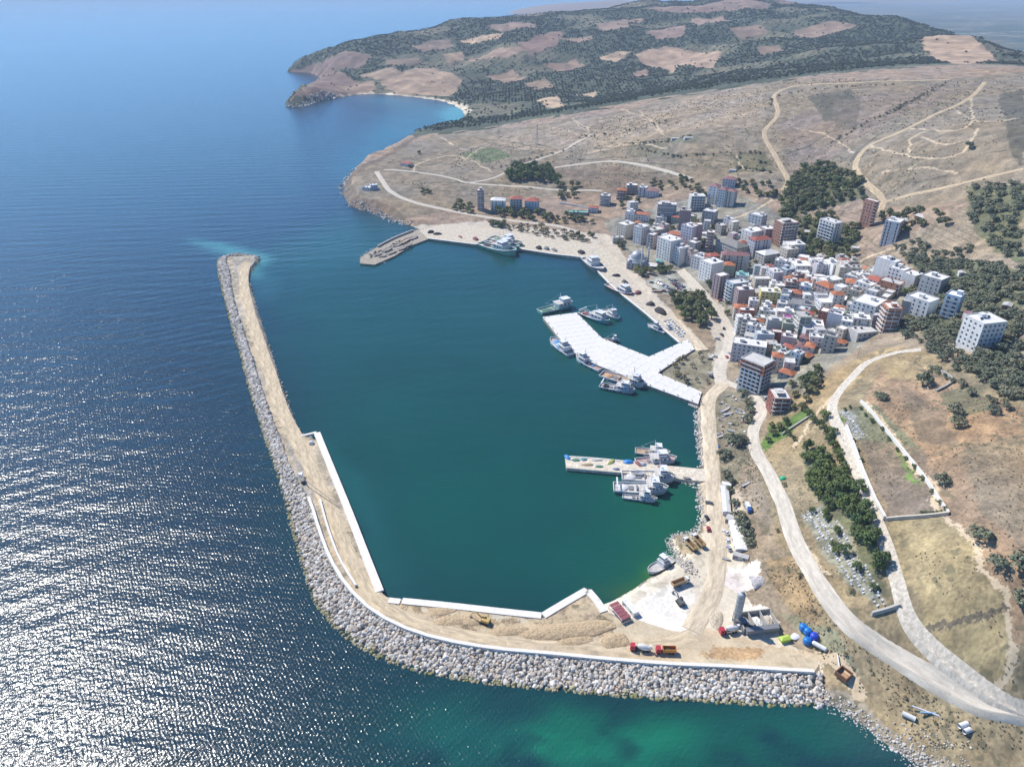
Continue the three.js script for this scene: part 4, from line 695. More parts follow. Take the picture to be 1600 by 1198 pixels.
// the small houses packed between them
{
  seed = 31337; const clear = (x, z, r) => !footprints.some(f => { const dx = x - f.x, dz = z - f.z, u = dx * f.ex + dz * f.ez, v = -dx * f.ez + dz * f.ex; return Math.abs(u) < f.w / 2 + r && Math.abs(v) < f.d / 2 + r; }), away = (x, z) => !roadLines.some(([p, w]) => p.some(q => Math.hypot(q[0] - x, q[1] - z) < w / 2 + 6));
  for (const [s, n] of [['1140,470 1180,425 1260,415 1300,430 1390,450 1395,490 1340,530 1265,560 1215,590 1195,560 1160,530', 90], ['975,345 1060,335 1120,350 1210,360 1200,410 1100,400 1050,395 1010,380', 30], ['1220,400 1330,420 1420,425 1430,445 1380,460 1250,440', 20]]) {
    const poly = G(s), xs = poly.map(p => p[0]), zs = poly.map(p => p[1]); let made = 0;
    for (let k = 0; k < 2600 && made < n; k++) {
      const x = rr(Math.min(...xs), Math.max(...xs)), z = rr(Math.min(...zs), Math.max(...zs)), w = rr(6, 11), d = rr(6, 10), r = Math.max(w, d) / 2 - 0.6; if (!inside(poly, x, z) || !clear(x, z, r) || !away(x, z)) continue;
      let nb = footprints[0], bd = 1e9; for (const f of footprints) { const q = Math.hypot(f.x - x, f.z - z); if (q < bd) { bd = q; nb = f; } }
      const st = pick([1, 2, 2, 3, 3, 4]), y = ground(x, z) + st * SF + 0.4, ex = nb.ex, ez = nb.ez, fx = ez < 0 ? -ez : -ez, a = [x - ex * w / 2 - (ez) * 0, y, z - ez * w / 2]; void fx; let nx = ez, nq = -ex; if (nx * x + nq * z < 0) { nx = -nx; nq = -nq; } a[0] -= nx * d / 2; a[2] -= nq * d / 2;
      building(`0 0 0 0 ${d.toFixed(1)} ${st} ${pick(['w', 'w', 'w', 'w', 'c', 'e', 'p', 'l', 'b', 'g', 's'])}${st < 3 ? pick(['O', 'R', 'F', 'F', 'F', 'A']) : pick(['F', 'F', 'F', 'G', 'O'])}w${pick(['w', 'n'])}`, { a, b: [a[0] + ex * w, a[2] + ez * w] }); made++;
    }
  }
}

// the mosque
{
  const p = onGround(1000, 421), m = thing('mosque', 'pale grey domed mosque with two slim white minarets by the harbour park', 'mosque', undefined, p[0], p[1] - 0.4, p[2] - 9, -0.25);
  const st = plastered([0.5, 0.51, 0.55]), lead = mat(0.38, 0.39, 0.41, 0.45, { metalness: 0.2 }), wh = plastered([0.7, 0.69, 0.67]);
  mesh('prayer_hall', bx(19, 7, 18, -2, 3.5, 0), st, m); mesh('drum', new THREE.CylinderGeometry(7.4, 8, 3, 16).translate(-2, 8.4, 0), wh, m);
  const dome = mesh('dome', new THREE.SphereGeometry(7, 24, 10, 0, Math.PI * 2, 0, Math.PI / 2).translate(-2, 9.9, 0), lead, m); mesh('finial', merge([tube([-2, 16.8, 0], [-2, 19, 0], 0.15), new THREE.SphereGeometry(0.4, 8, 6).translate(-2, 17.6, 0)]), lead, dome);
  for (const [x, z] of [[-9, 6.6], [5, 6.6], [-9, -6.6], [5, -6.6]]) mesh('half_dome', new THREE.SphereGeometry(2.6, 14, 7, 0, Math.PI * 2, 0, Math.PI / 2).translate(x, 7, z), lead, m);
  for (let s = 0; s < 2; s++) for (let k = 0; k < 5; k++) { mesh('window', bx(1.3, 1.8, 0.15, -9 + k * 3.6, 2 + s * 2.8, 9.02), glass, m); mesh('window', bx(0.15, 1.8, 1.3, -11.52, 2 + s * 2.8, -7 + k * 3.5), glass, m); }
  mesh('portico', bx(12, 4, 7, 13.5, 2, 0.5), st, m); mesh('portico_roof', bx(12.6, 0.4, 10.6, 13.5, 4.2, 2), wh, m); for (let k = 0; k < 5; k++) mesh('column', cyl(0.3, 0.35, 4, 8 + k * 2.75, 2, 6.7), st, m);
  for (const [x, z, h] of [[3.4, 9.6, 27], [8.5, -8, 27]]) { const t = mesh('minaret', merge([new THREE.CylinderGeometry(0.85, 1.05, h * 0.64, 12).translate(x, h * 0.32, z), new THREE.CylinderGeometry(0.65, 0.7, h * 0.22, 12).translate(x, h * 0.75, z), bx(2.6, 4, 2.6, x, 2, z)]), wh, m); mesh('balcony', new THREE.CylinderGeometry(1.6, 1, 1.3, 12).translate(x, h * 0.65, z), wh, t); mesh('spire', new THREE.ConeGeometry(0.75, 4, 12).translate(x, h * 0.86 + 2, z), lead, t); }
  const d = onGround(1030, 411), k = thing('kiosk', 'small kiosk with a sea green canopy beside the mosque', 'kiosk', undefined, d[0], d[1], d[2], -0.2); mesh('counter', bx(4.5, 2.4, 4.5, 0, 1.2, 0), plastered([0.5, 0.5, 0.48]), k); mesh('canopy', hipRoof(6, 6, 1.8, 0.4, false).translate(0, 2.6, 0), mat(0.16, 0.45, 0.38, 0.7), k);
}
// lattice radio masts on the cape
for (const [a, b, h, t] of [[839, 226, 30, 'lattice radio mast on the bare knoll above the pines'], [779, 214, 28, 'slim lattice radio mast on the brow over the bay']]) {
  const p = onGround(a, b), m = thing('radio_mast', t, 'mast', undefined, p[0], p[1] - 0.3, p[2]), steel = mat(0.3, 0.28, 0.28, 0.5), leg = [];
  for (const [x, z] of [[-1, -1], [1, -1], [1, 1], [-1, 1]]) mesh('leg', tube([x * 1.6, 0, z * 1.6], [x * 0.35, h, z * 0.35], 0.2, 5), steel, m);
  for (let k = 0; k < 8; k++) { const y = k / 8 * h, r = lerp(1.6, 0.35, k / 8); leg.push(tube([-r, y, -r], [r, y + h / 8, -r], 0.1, 4), tube([r, y, r], [-r, y + h / 8, r], 0.1, 4), tube([-r, y, r], [-r, y + h / 8, -r], 0.1, 4), tube([r, y, -r], [r, y + h / 8, r], 0.1, 4)); }
  mesh('bracing', merge(leg), steel, m); mesh('antenna', merge([cyl(0.3, 0.3, 2.6, 0.9, h - 2, 0), cyl(0.3, 0.3, 2.6, -0.9, h - 2, 0.2)]), mat(0.7, 0.7, 0.7, 0.5), m); mesh('cabin', bx(3, 2.4, 2.4, 3, 1.2, 1), wallMats.w[1], m);
}
// ---------------------------------------------------------------- fishing boats
const hullTurq = mat(0.1, 0.4, 0.36, 0.4), hullWhite = mat(0.66, 0.66, 0.66, 0.4), hullGreen = mat(0.16, 0.42, 0.28, 0.45), hullBlue = mat(0.12, 0.25, 0.42, 0.4), hullGrey = mat(0.4, 0.48, 0.5, 0.4), hullRed = mat(0.3, 0.1, 0.08, 0.45), deckTan = plastered([0.52, 0.38, 0.26]), deckWhite = plastered([0.62, 0.6, 0.57]), deckGreen = plastered([0.26, 0.46, 0.34]), deckPink = plastered([0.5, 0.36, 0.34]), houseWhite = mat(0.72, 0.72, 0.72, 0.35), darkNet = mat(0.05, 0.045, 0.045, 1), redNet = mat(0.24, 0.1, 0.1, 1), greenNet = mat(0.1, 0.22, 0.15, 1), steelDark = mat(0.2, 0.2, 0.21, 0.5), steelWhite = mat(0.65, 0.65, 0.65, 0.4), blueTarp = mat(0.03, 0.2, 0.52, 0.5), tyreMat = mat(0.025, 0.025, 0.025, 0.9);
function heap(w, h, d, s) { const g = new THREE.SphereGeometry(0.5, 14, 8), p = g.attributes.position; for (let i = 0; i < p.count; i++) { const x = p.getX(i), y = p.getY(i), z = p.getZ(i), m = 0.8 + 0.45 * vnoise(x * 4 + s * 9, y * 4 + z * 5 + s * 3); p.setXYZ(i, x * w * m, Math.max(-0.05, y) * 2 * h * m, z * d * m); } g.computeVertexNormals(); return g; }
function hullShape(L, B) {
  const n = 16, pos = [], idx = [], half = t => B / 2 * (t < 0.55 ? lerp(0.82, 1, Math.sin(t / 0.55 * Math.PI / 2)) : Math.sqrt(Math.max(0, 1 - Math.pow((t - 0.55) / 0.45, 2.4)))), sheer = t => L * (0.062 + 0.075 * Math.pow(t, 2.6) + 0.012 * (1 - t));
  const rings = []; for (let i = 0; i <= n; i++) { const t = i / n, x = (t - 0.5) * L, b = Math.max(0.04, half(t)), y = sheer(t); rings.push([[x + (i === n ? L * 0.025 : 0), y, -b], [x, 0.25, -b * 0.88], [x - (i === n ? L * 0.05 : 0), -0.9, -b * 0.4], [x - (i === n ? L * 0.05 : 0), -0.9, b * 0.4], [x, 0.25, b * 0.88], [x + (i === n ? L * 0.025 : 0), y, b]]); }
  rings.forEach(r => r.forEach(p => pos.push(...p))); for (let i = 0; i < n; i++) for (let k = 0; k < 5; k++) { const q = i * 6 + k; idx.push(q, q + 6, q + 1, q + 1, q + 6, q + 7); } idx.push(0, 1, 5, 1, 4, 5, 1, 2, 4, 2, 3, 4);
  const g = new THREE.BufferGeometry(); g.setAttribute('position', new THREE.Float32BufferAttribute(pos, 3)); g.setAttribute('uv', new THREE.Float32BufferAttribute(new Float32Array(pos.length / 3 * 2), 2)); g.setIndex(idx); const hull = g.toNonIndexed(); hull.computeVertexNormals();
  const dp = [], di = [], du = [], low = L * 0.03; for (let i = 0; i <= n; i++) { const t = i / n, b = half(t) * 0.95, y = sheer(t) - low, x = (t - 0.5) * L * 0.985; dp.push(x, y, -b, x, y, b); du.push(t, 0, t, 1); if (i < n) di.push(i * 2, i * 2 + 1, i * 2 + 2, i * 2 + 2, i * 2 + 1, i * 2 + 3); }
  const deck = new THREE.BufferGeometry(); deck.setAttribute('position', new THREE.Float32BufferAttribute(dp, 3)); deck.setAttribute('uv', new THREE.Float32BufferAttribute(du, 2)); deck.setIndex(di); deck.computeVertexNormals();
  const rim = []; for (const s of [-1, 1]) for (let i = 0; i < n; i++) { const a = rings[i][s < 0 ? 0 : 5], b = rings[i + 1][s < 0 ? 0 : 5]; rim.push(tube([a[0], a[1] + 0.05, a[2]], [b[0], b[1] + 0.05, b[2]], L * 0.007 + 0.05, 5)); } rim.push(tube(rings[0][0], rings[0][5], L * 0.007 + 0.05, 5));
  return { hull, deck, rim: merge(rim), half, sheer };
}
function boat(stern, bow, o, label, lift = 0) {
  const hgt = 1.6 + lift, a = onPlane(...stern, hgt), b = onPlane(...bow, hgt), L = Math.hypot(b[0] - a[0], b[1] - a[1]), B = L * (o.beam || 0.33), g = thing(o.name || 'fishing_boat', label, 'boat', o.group, (a[0] + b[0]) / 2, lift, (a[1] + b[1]) / 2, -Math.atan2(b[1] - a[1], b[0] - a[0])), S = hullShape(L, B), dk = t => S.sheer(t) - L * 0.03, X = t => (t - 0.5) * L;
  mesh('hull', S.hull, o.hull, g); mesh('deck', S.deck, o.deck, g); mesh('gunwale', S.rim, o.rim || steelWhite, g);
  if (o.small) { for (let k = 0; k < 3; k++) mesh('thwart', bx(L * 0.05, 0.1, B * 0.8, X(0.25 + k * 0.22), dk(0.5) + 0.2, 0), deckTan, g); return g; }
  // wheelhouse in tiers, well forward
  const hw = B * 0.68, h0 = L * 0.1 + 0.8, wx = X(o.house || 0.68), y0 = dk(0.66), l0 = L * (o.long || 0.26);
  const house = mesh('deckhouse', bx(l0, h0, hw, wx, y0 + h0 / 2, 0), houseWhite, g); mesh('boat_deck', bx(l0 * 1.16, 0.14, hw * 1.22, wx - l0 * 0.03, y0 + h0 + 0.07, 0), deckWhite, g);
  for (const s of [-1, 1]) for (let k = 0; k < 3; k++) mesh('porthole', bx(l0 * 0.16, h0 * 0.34, 0.08, wx + (k - 1) * l0 * 0.28, y0 + h0 * 0.62, s * hw / 2), glass, house);
  const w2 = hw * 0.8, l1 = l0 * 0.55, h1 = 2.7, wy = y0 + h0 + 0.14; const wheel = mesh('wheelhouse', merge([bx(l1, h1 * 0.55, w2, wx + l0 * 0.14, wy + h1 * 0.275, 0), bx(l1 * 0.92, h1 * 0.12, w2 * 0.96, wx + l0 * 0.14, wy + h1 * 0.92, 0)]), houseWhite, g);
  mesh('wheelhouse_windows', bx(l1 * 0.96, h1 * 0.32, w2 * 0.97, wx + l0 * 0.14, wy + h1 * 0.7, 0), glass, wheel); mesh('wheelhouse_roof', bx(l1 * 1.15, 0.14, w2 * 1.15, wx + l0 * 0.14, wy + h1 + 0.05, 0), o.roof || houseWhite, wheel);
  const mh = L * 0.2 + 2, mx = wx - l0 * 0.2; mesh('mast', merge([tube([mx, wy, 0], [mx, wy + mh, 0], 0.14), tube([mx, wy + mh * 0.7, -B * 0.2], [mx, wy + mh * 0.7, B * 0.2], 0.07), new THREE.CylinderGeometry(0.5, 0.5, 0.3, 10).translate(mx + 0.5, wy + mh * 0.55, 0)]), steelWhite, g);
  if (o.boom !== 0) mesh('boom', merge([tube([mx - 0.4, y0 + 1, 0], [X(0.16), y0 + L * 0.2, B * 0.1], 0.13), tube([mx, wy + mh * 0.9, 0], [X(0.16), y0 + L * 0.2, B * 0.1], 0.05, 4)]), o.boomM || steelWhite, g);
  if (o.gallows) mesh('gallows', merge([tube([X(0.06), dk(0.05), -B * 0.36], [X(0.06), dk(0.05) + 4, -B * 0.36], 0.14), tube([X(0.06), dk(0.05), B * 0.36], [X(0.06), dk(0.05) + 4, B * 0.36], 0.14), bx(0.9, 0.3, B * 0.95, X(0.06), dk(0.05) + 4, 0)]), steelWhite, g);
  mesh('winch', merge([new THREE.CylinderGeometry(0.5, 0.5, B * 0.4, 10).rotateX(Math.PI / 2).translate(X(0.44), dk(0.44) + 0.8, 0), bx(0.9, 0.6, B * 0.46, X(0.44), dk(0.44) + 0.3, 0)]), steelDark, g);
  mesh('hatch', bx(L * 0.09, 0.5, B * 0.34, X(0.33), dk(0.33) + 0.25, 0), o.hatch || steelDark, g);
  if (o.net) mesh('net_pile', heap(L * 0.2, 1.1, B * 0.6, L).translate(X(0.18), dk(0.18), 0), o.net, g);
  if (o.skiff) { const K = hullShape(L * 0.24, L * 0.09); mesh('skiff', K.hull.translate(X(0.3), dk(0.3) + 0.95, -B * 0.18), o.skiff, g); }
  mesh('rail', merge([0.78, 0.84, 0.9, 0.95].flatMap(t => [-1, 1].map(s => tube([X(t), S.sheer(t), s * S.half(t) * 0.94], [X(t), S.sheer(t) + 0.9, s * S.half(t) * 0.9], 0.05, 4))).concat([-1, 1].map(s => tube([X(0.78), S.sheer(0.78) + 0.9, s * S.half(0.78) * 0.9], [X(0.95), S.sheer(0.95) + 0.9, s * S.half(0.95) * 0.9], 0.06, 4)))), steelWhite, g);
  const tyres = []; for (const t of [0.25, 0.45, 0.65]) for (const s of [-1, 1]) tyres.push(new THREE.TorusGeometry(0.42, 0.16, 6, 10).translate(X(t), 0.9, s * (S.half(t) * 0.97 + 0.1))); mesh('tyre_fender', merge(tyres), tyreMat, g);
  if (o.tarp) for (let k = 0; k < 3; k++) mesh('tarpaulin', heap(L * 0.2, 1.3, B * 0.62, k + 3).translate(X(0.48 + k * 0.14), dk(0.6) + 0.2, (k - 1) * B * 0.1), k === 1 ? mat(0.2, 0.42, 0.6, 0.6) : blueTarp, g);
  return g;
}
boat([843, 487], [893, 475], { hull: hullTurq, deck: deckGreen, house: 0.72, long: 0.4, net: greenNet }, 'turquoise trawler moored across the pier end with a slanting white boom');
boat([908, 487], [951, 504], { hull: hullTurq, deck: deckWhite, house: 0.64, long: 0.42, gallows: 1, net: redNet, beam: 0.34 }, 'large white and turquoise trawler with a tall white gallows behind the pier');
boat([945, 483], [966, 499], { hull: hullTurq, deck: deckWhite, house: 0.6 }, 'small turquoise boat tied outside the large trawler with white gallows');
boat([944, 528], [967, 532], { hull: hullRed, deck: deckTan, house: 0.7, boom: 1 }, 'small reddish brown boat with thin masts at the bend of the pier');
boat([893, 554], [862, 531], { hull: hullGrey, deck: deckWhite, house: 0.35, tarp: 1, boom: 0 }, 'pale boat covered with bright blue tarpaulins alongside the pier');
boat([939, 577], [902, 558], { hull: hullWhite, deck: deckPink, house: 0.72, rim: houseWhite, hatch: hullBlue }, 'white fishing boat with a pinkish deck along the middle of the pier');
boat([940, 584], [1006, 602], { hull: hullWhite, deck: deckTan, house: 0.8, long: 0.2, net: mat(0.5, 0.3, 0.18, 1) }, 'white trawler with a tan deck lying between the pier and a grey-green trawler');
boat([938, 601], [991, 611], { hull: hullGrey, deck: deckWhite, house: 0.68, long: 0.34, net: darkNet, gallows: 1 }, 'grey-green trawler tied outside the white trawler at the pier');
boat([1040, 518], [1013, 507], { hull: hullWhite, deck: deckWhite, house: 0.5, hatch: hullBlue }, 'white boat with a lavender hull moored bow out at the quay corner');
boat([1054, 520], [1036, 509], { hull: hullWhite, deck: deckPink, house: 0.5 }, 'small white boat moored inside at the quay corner');
boat([950, 444], [986, 462], { hull: hullRed, deck: deckPink, house: 0.7, long: 0.34, rim: steelWhite }, 'dark red trawler with white wheelhouse along the inner quay');
boat([916, 404], [941, 425], { hull: steelDark, deck: deckWhite, house: 0.45, beam: 0.34 }, 'dark hulled boat moored at the corner of the western quay');
boat([752, 381], [805, 398], { hull: hullGreen, deck: deckGreen, house: 0.6, net: darkNet }, 'outermost green trawler of the raft at the western quay');
boat([760, 377], [810, 391], { hull: hullTurq, deck: deckGreen, house: 0.6, net: redNet }, 'middle green trawler of the raft at the western quay');
boat([768, 372], [815, 385], { hull: hullGreen, deck: deckPink, house: 0.55, net: greenNet }, 'green trawler lying against the western quay inside two others');
boat([993, 703], [1046, 708], { hull: hullWhite, deck: deckTan, house: 0.62, long: 0.32, beam: 0.34 }, 'white trawler with a tan afterdeck on the far side of the jetty');
boat([994, 721], [1056, 717], { hull: hullWhite, deck: deckPink, house: 0.58, long: 0.4, beam: 0.32 }, 'white trawler with a pink afterdeck hard against the jetty');
boat([972, 743], [1054, 747], { hull: hullWhite, deck: deckWhite, house: 0.74, long: 0.22, net: mat(0.6, 0.58, 0.56, 1), skiff: houseWhite }, 'white seiner heaped with pale net against the near side of the jetty');
boat([959, 761], [1042, 765], { hull: hullGrey, deck: deckWhite, house: 0.74, long: 0.22, net: mat(0.62, 0.62, 0.62, 1), gallows: 1 }, 'grey seiner moored second from the jetty with a square stern');
boat([973, 774], [1026, 780], { hull: hullWhite, deck: deckWhite, house: 0.66, long: 0.3, boom: 0, beam: 0.22 }, 'slim white boat moored third from the jetty');
boat([1050, 871], [1014, 893], { hull: hullWhite, deck: deckWhite, house: 0.36, long: 0.3, boom: 0, beam: 0.36 }, 'beamy white boat moored off the stone ramp of the building yard');
boat([1016, 905], [1001, 913], { hull: steelDark, deck: deckWhite, small: 1, name: 'dinghy' }, 'dark dinghy nosing the beach of the building yard');
boat([1090, 634], [1076, 629], { hull: hullWhite, deck: deckWhite, small: 1, name: 'dinghy' }, 'white dinghy tied at the root of the pier');
boat([862, 388], [848, 386], { hull: hullTurq, deck: deckGreen, small: 1, name: 'dinghy' }, 'turquoise dinghy by the western quay');
// boats hauled up ashore
for (const [a, b, c, d, m, t] of [[1128, 640, 1140, 634, hullWhite, 'white'], [1132, 645, 1146, 642, hullBlue, 'blue'], [1150, 640, 1160, 644, hullWhite, 'white'], [1120, 675, 1130, 673, hullWhite, 'white'], [1122, 680, 1134, 676, hullWhite, 'white'], [1138, 668, 1150, 672, hullGrey, 'grey'], [1134, 616, 1140, 614, hullBlue, 'blue'], [1155, 635, 1163, 640, hullWhite, 'white'], [1160, 756, 1172, 750, steelDark, 'dark'], [1129, 868, 1142, 871, steelDark, 'dark'], [1068, 742, 1080, 744, steelDark, 'dark'], [1042, 736, 1052, 737, steelDark, 'dark']])
  { const p = onGround((a + c) / 2, (b + d) / 2), y = b > 730 && a < 1100 ? 1.95 : p[1]; boat([a, b], [c, d], { hull: m, deck: deckWhite, small: 1, name: 'skiff', group: `${t} skiffs pulled ashore` }, `${t} wooden skiff pulled ashore by the harbour road`, y + 0.3); }
for (const [x, y, a, m] of [[590, 396, 0.5, hullWhite], [605, 389, 0.6, hullTurq], [620, 382, 0.4, hullWhite], [632, 376, 0.7, hullRed], [645, 371, 0.5, hullWhite], [598, 399, 0.3, steelDark], [612, 393, 0.6, hullWhite], [638, 382, 0.5, hullTurq], [628, 387, 0.5, hullWhite]]) boat([x - 7, y + 4 * a * 2 - 2], [x + 6, y - 5 * a], { hull: m, deck: deckTan, small: 1, name: 'skiff', group: 'skiffs on the mole' }, 'wooden skiff hauled up on the stone mole', 1.9);

// ---------------------------------------------------------------- nets, tarpaulins and gear
function mound(w, h, d, s) { const g = new THREE.PlaneGeometry(1, 1, 44, 30); g.rotateX(-Math.PI / 2); const p = g.attributes.position; for (let i = 0; i < p.count; i++) { const x = p.getX(i), z = p.getZ(i), r = Math.hypot(x, z) * 2 * (0.8 + 0.5 * vnoise(x * 3 + s, z * 3 + s * 2)), e = Math.max(0, 1 - r * r); p.setXYZ(i, x * w * 1.1, e > 0 ? h * (Math.pow(e, 0.8) * (0.7 + 0.6 * fbm(x * 5 + s * 3, z * 5 + 9, 4)) + 0.18 * (vnoise(x * 26 + s, z * 22) - 0.5)) : -0.4, z * d * 1.1); } const uv = g.attributes.uv; for (let i = 0; i < p.count; i++) uv.setXY(i, p.getX(i) / 4 + s, p.getZ(i) / 4); g.computeVertexNormals(); return g; }
const spoilMat = texMat([176, 154, 122], 0.4, 1);
function netHeap(px, py, w, d, h, m, label, y = null, name = 'net_heap', cat = 'net heap', group) { const p = y === null ? onGround(px, py) : [...onPlane(px, py, y)].reduce((a, v, i) => (a[i * 2] = v, a), [0, y, 0]); const o = mesh(name, cat === 'mound' ? mound(w, h, d, px) : heap(w, h, d, px), m); o.position.set(p[0], p[1] - 0.05, p[2]); o.rotation.y = px % 3; return tag(o, label, cat, group); }
for (const [x, y, w, d, h, m, c] of [[673, 363, 9, 6, 3, darkNet, 'black'], [684, 366, 10, 5, 2, darkNet, 'black'], [719, 370, 10, 4, 1, redNet, 'brown'], [743, 374, 11, 6, 3, redNet, 'brown'], [842, 388, 9, 6, 3, darkNet, 'black'], [854, 389, 9, 6, 3, mat(0.2, 0.2, 0.2, 1), 'grey'], [866, 391, 11, 5, 2, mat(0.2, 0.2, 0.2, 1), 'grey'], [908, 395, 10, 7, 3, darkNet, 'black']]) netHeap(x, y, w, d, h, m, `${c} heap of fishing net on the western quay`, 2.2, 'net_heap', 'net heap', `${c} net heaps on the western quay`);
for (const [x, y, w, d, h, m, c] of [[963, 431, 8, 5, 2.4, darkNet, 'black'], [977, 441, 8, 5, 2, darkNet, 'black'], [997, 458, 8, 6, 2.6, redNet, 'dull red'], [1017, 476, 8, 6, 3, mat(0.09, 0.08, 0.08, 1), 'dark grey'], [1031, 487, 15, 7, 3.4, darkNet, 'long black']]) netHeap(x, y, w, d, h, m, `${c} heap of fishing net beside the quay road`, 2.2, 'net_heap', 'net heap', `${c} net heaps beside the quay road`);
for (const [x, y, w, d, h, m, t] of [[887, 715, 6, 3, 1, blueTarp, 'bright blue tarpaulin at the outer end of the jetty'], [981, 722, 6, 4, 1.2, blueTarp, 'bright blue tarpaulin halfway along the jetty'], [900, 719, 5, 3, 0.8, greenNet, 'green net on the jetty by the end tarpaulin'], [918, 726, 7, 3, 0.9, mat(0.45, 0.33, 0.2, 1), 'tan net spread along the middle of the jetty'], [936, 729, 5, 2.5, 0.8, greenNet, 'green net near a tan net on the jetty'], [955, 722, 7, 3, 0.9, mat(0.32, 0.34, 0.12, 1), 'olive net on the jetty'], [963, 733, 4, 2.5, 1, mat(0.2, 0.24, 0.34, 0.8), 'blue grey box of gear on the jetty edge'], [998, 725, 6, 3, 1, redNet, 'brown net beside the trawlers on the jetty'], [1006, 726, 4, 3, 1, mat(0.18, 0.25, 0.35, 0.8), 'slate blue tub of gear on the jetty'], [933, 719, 6, 2.5, 0.9, mat(0.55, 0.52, 0.46, 1), 'pale net on the jetty'], [912, 718, 4, 2.4, 0.9, mat(0.12, 0.3, 0.32, 1), 'teal net on the jetty'], [1030, 731, 9, 2.4, 0.8, redNet, 'long brown net on the inner jetty']]) netHeap(x, y, w, d, h, m, t, 1.9, 'net_pile', 'net');
for (let k = 0; k < 26; k++) { const t = k / 26, p = onPlane(lerp(1042, 1068, t) + (k % 3 - 1) * 3.2 + rr(-1, 1), lerp(500, 526, t) - (k % 3 - 1) * 2.4, 2.2), o = mesh('fish_crate_stack', merge([0, 1, 2].map(i => bx(1.9 - i * 0.1, 0.34, 1.5, rr(-0.1, 0.1), 0.2 + i * 0.38, rr(-0.1, 0.1)))), pick([houseWhite, houseWhite, steelWhite, mat(0.5, 0.45, 0.4, 0.8)])); o.position.set(p[0], 2.2, p[1]); o.rotation.y = rr(0, 3); tag(o, 'small stack of pale fish crates on the quay corner', 'crates', 'fish crate stacks on the quay corner'); }
for (let k = 0; k < 46; k++) { const a = rr(0, 1), p = onPlane(lerp(578, 655, a) + rr(-3, 3), lerp(400, 366, a) + rr(-3, 4), 1.8), o = mesh('gear_pile', heap(rr(2, 4.5), rr(0.8, 1.5), rr(1.6, 3), k), pick([darkNet, darkNet, redNet, greenNet, mat(0.5, 0.48, 0.44, 0.9), mat(0.3, 0.27, 0.23, 1)])); o.position.set(p[0], 1.55, p[1]); o.rotation.y = rr(0, 3); tag(o, 'pile of fishing gear on the stone mole', 'gear pile', 'gear piles on the mole'); }

// ---------------------------------------------------------------- cars and site vehicles
const rubber = tyreMat, carGlass = mat(0.02, 0.025, 0.03, 0.1);
const carProto = new Map();
const wheelGeo = (r, w) => new THREE.CylinderGeometry(r, r, w, 12).rotateX(Math.PI / 2);
function profile(pts, w, bevel = 0.12) { const g = new THREE.ExtrudeGeometry(new THREE.Shape(pts.map(p => new THREE.Vector2(...p))), { depth: w - 2 * bevel, bevelEnabled: true, bevelThickness: bevel, bevelSize: bevel * 0.6, bevelSegments: 2 }); g.translate(0, 0, -w / 2 + bevel); return g; }
const carBodyGeo = profile([[-2.1, 0.35], [2.1, 0.35], [2.15, 0.7], [1.95, 0.86], [0.95, 0.95], [-2.0, 1.0], [-2.15, 0.7]], 1.75), carCabinGeo = profile([[-1.85, 0.98], [0.95, 0.98], [0.35, 1.42], [-1.45, 1.44]], 1.5), carRoofGeo = bx(1.55, 0.06, 1.3, -0.52, 1.49, 0), carWheelGeo = wheelGeo(0.32, 0.22), lampGeo = bx(0.06, 0.14, 0.34), lampMat = mat(0.8, 0.8, 0.75, 0.2);
const carColours = { white: [0.68, 0.68, 0.68], silver: [0.42, 0.43, 0.45], black: [0.02, 0.02, 0.022], grey: [0.14, 0.14, 0.15], red: [0.4, 0.03, 0.03], blue: [0.04, 0.1, 0.26] };
function car(px, py, turn, colour, where, y = null) {
  const p = onGround(px, py), label = `${colour} car ${where}`, group = `${colour} cars ${where}`;
  let g;
  if (carProto.has(colour)) g = copyOf(carProto.get(colour), label, group);
  else { g = thing('parked_car', label, 'car', group); const paint = new THREE.MeshPhysicalMaterial({ color: lin(...carColours[colour]), roughness: 0.4, clearcoat: 0.8, clearcoatRoughness: 0.1 }); mesh('body', carBodyGeo, paint, g); mesh('cabin', carCabinGeo, carGlass, g); mesh('roof', carRoofGeo, paint, g); for (const [x, z] of [[1.3, 0.8], [1.3, -0.8], [-1.3, 0.8], [-1.3, -0.8]]) mesh('wheel', carWheelGeo, rubber, g).position.set(x, 0.32, z); for (const z of [0.6, -0.6]) mesh('headlight', lampGeo, lampMat, g).position.set(2.16, 0.7, z); carProto.set(colour, g); }
  g.position.set(p[0], y === null ? p[1] + 0.16 : y, p[2]); g.rotation.y = turn; return g;
}
const C6 = ['white', 'black', 'grey', 'silver', 'white', 'black', 'grey', 'blue', 'red', 'silver', 'black', 'white'];
for (const [x0, y0, x1, y1, n] of [[1027, 441, 1042, 449, 6], [1032, 443, 1047, 453, 6], [1047, 437, 1062, 447, 6], [1055, 439, 1068, 449, 6], [1051, 443, 1068, 456, 6], [1037, 455, 1047, 457, 3], [1055, 454, 1062, 452, 2]]) for (let k = 0; k < n; k++) car(lerp(x0, x1, k / (n - 1)) + rr(-0.4, 0.4), lerp(y0, y1, k / (n - 1)), -2.5 + rr(-0.06, 0.06) + (rnd() < 0.4 ? Math.PI : 0), pick(C6), 'in the harbour car park');
for (const [x, y, t, c] of [[1018, 442, 0.4, 'grey'], [1131, 514, 1.8, 'black'], [1128, 524, 1.3, 'black'], [1121, 530, 0.6, 'silver'], [1117, 558, 0.3, 'white'], [1110, 562, 0.4, 'grey'], [1136, 559, 1.5, 'red'], [1110, 585, 1, 'white'], [1112, 590, 1.2, 'black'], [1126, 470, 0.2, 'red'], [1095, 430, 0.8, 'silver'], [1140, 553, 1.4, 'silver']]) car(x, y, t, c, 'along the waterfront street');
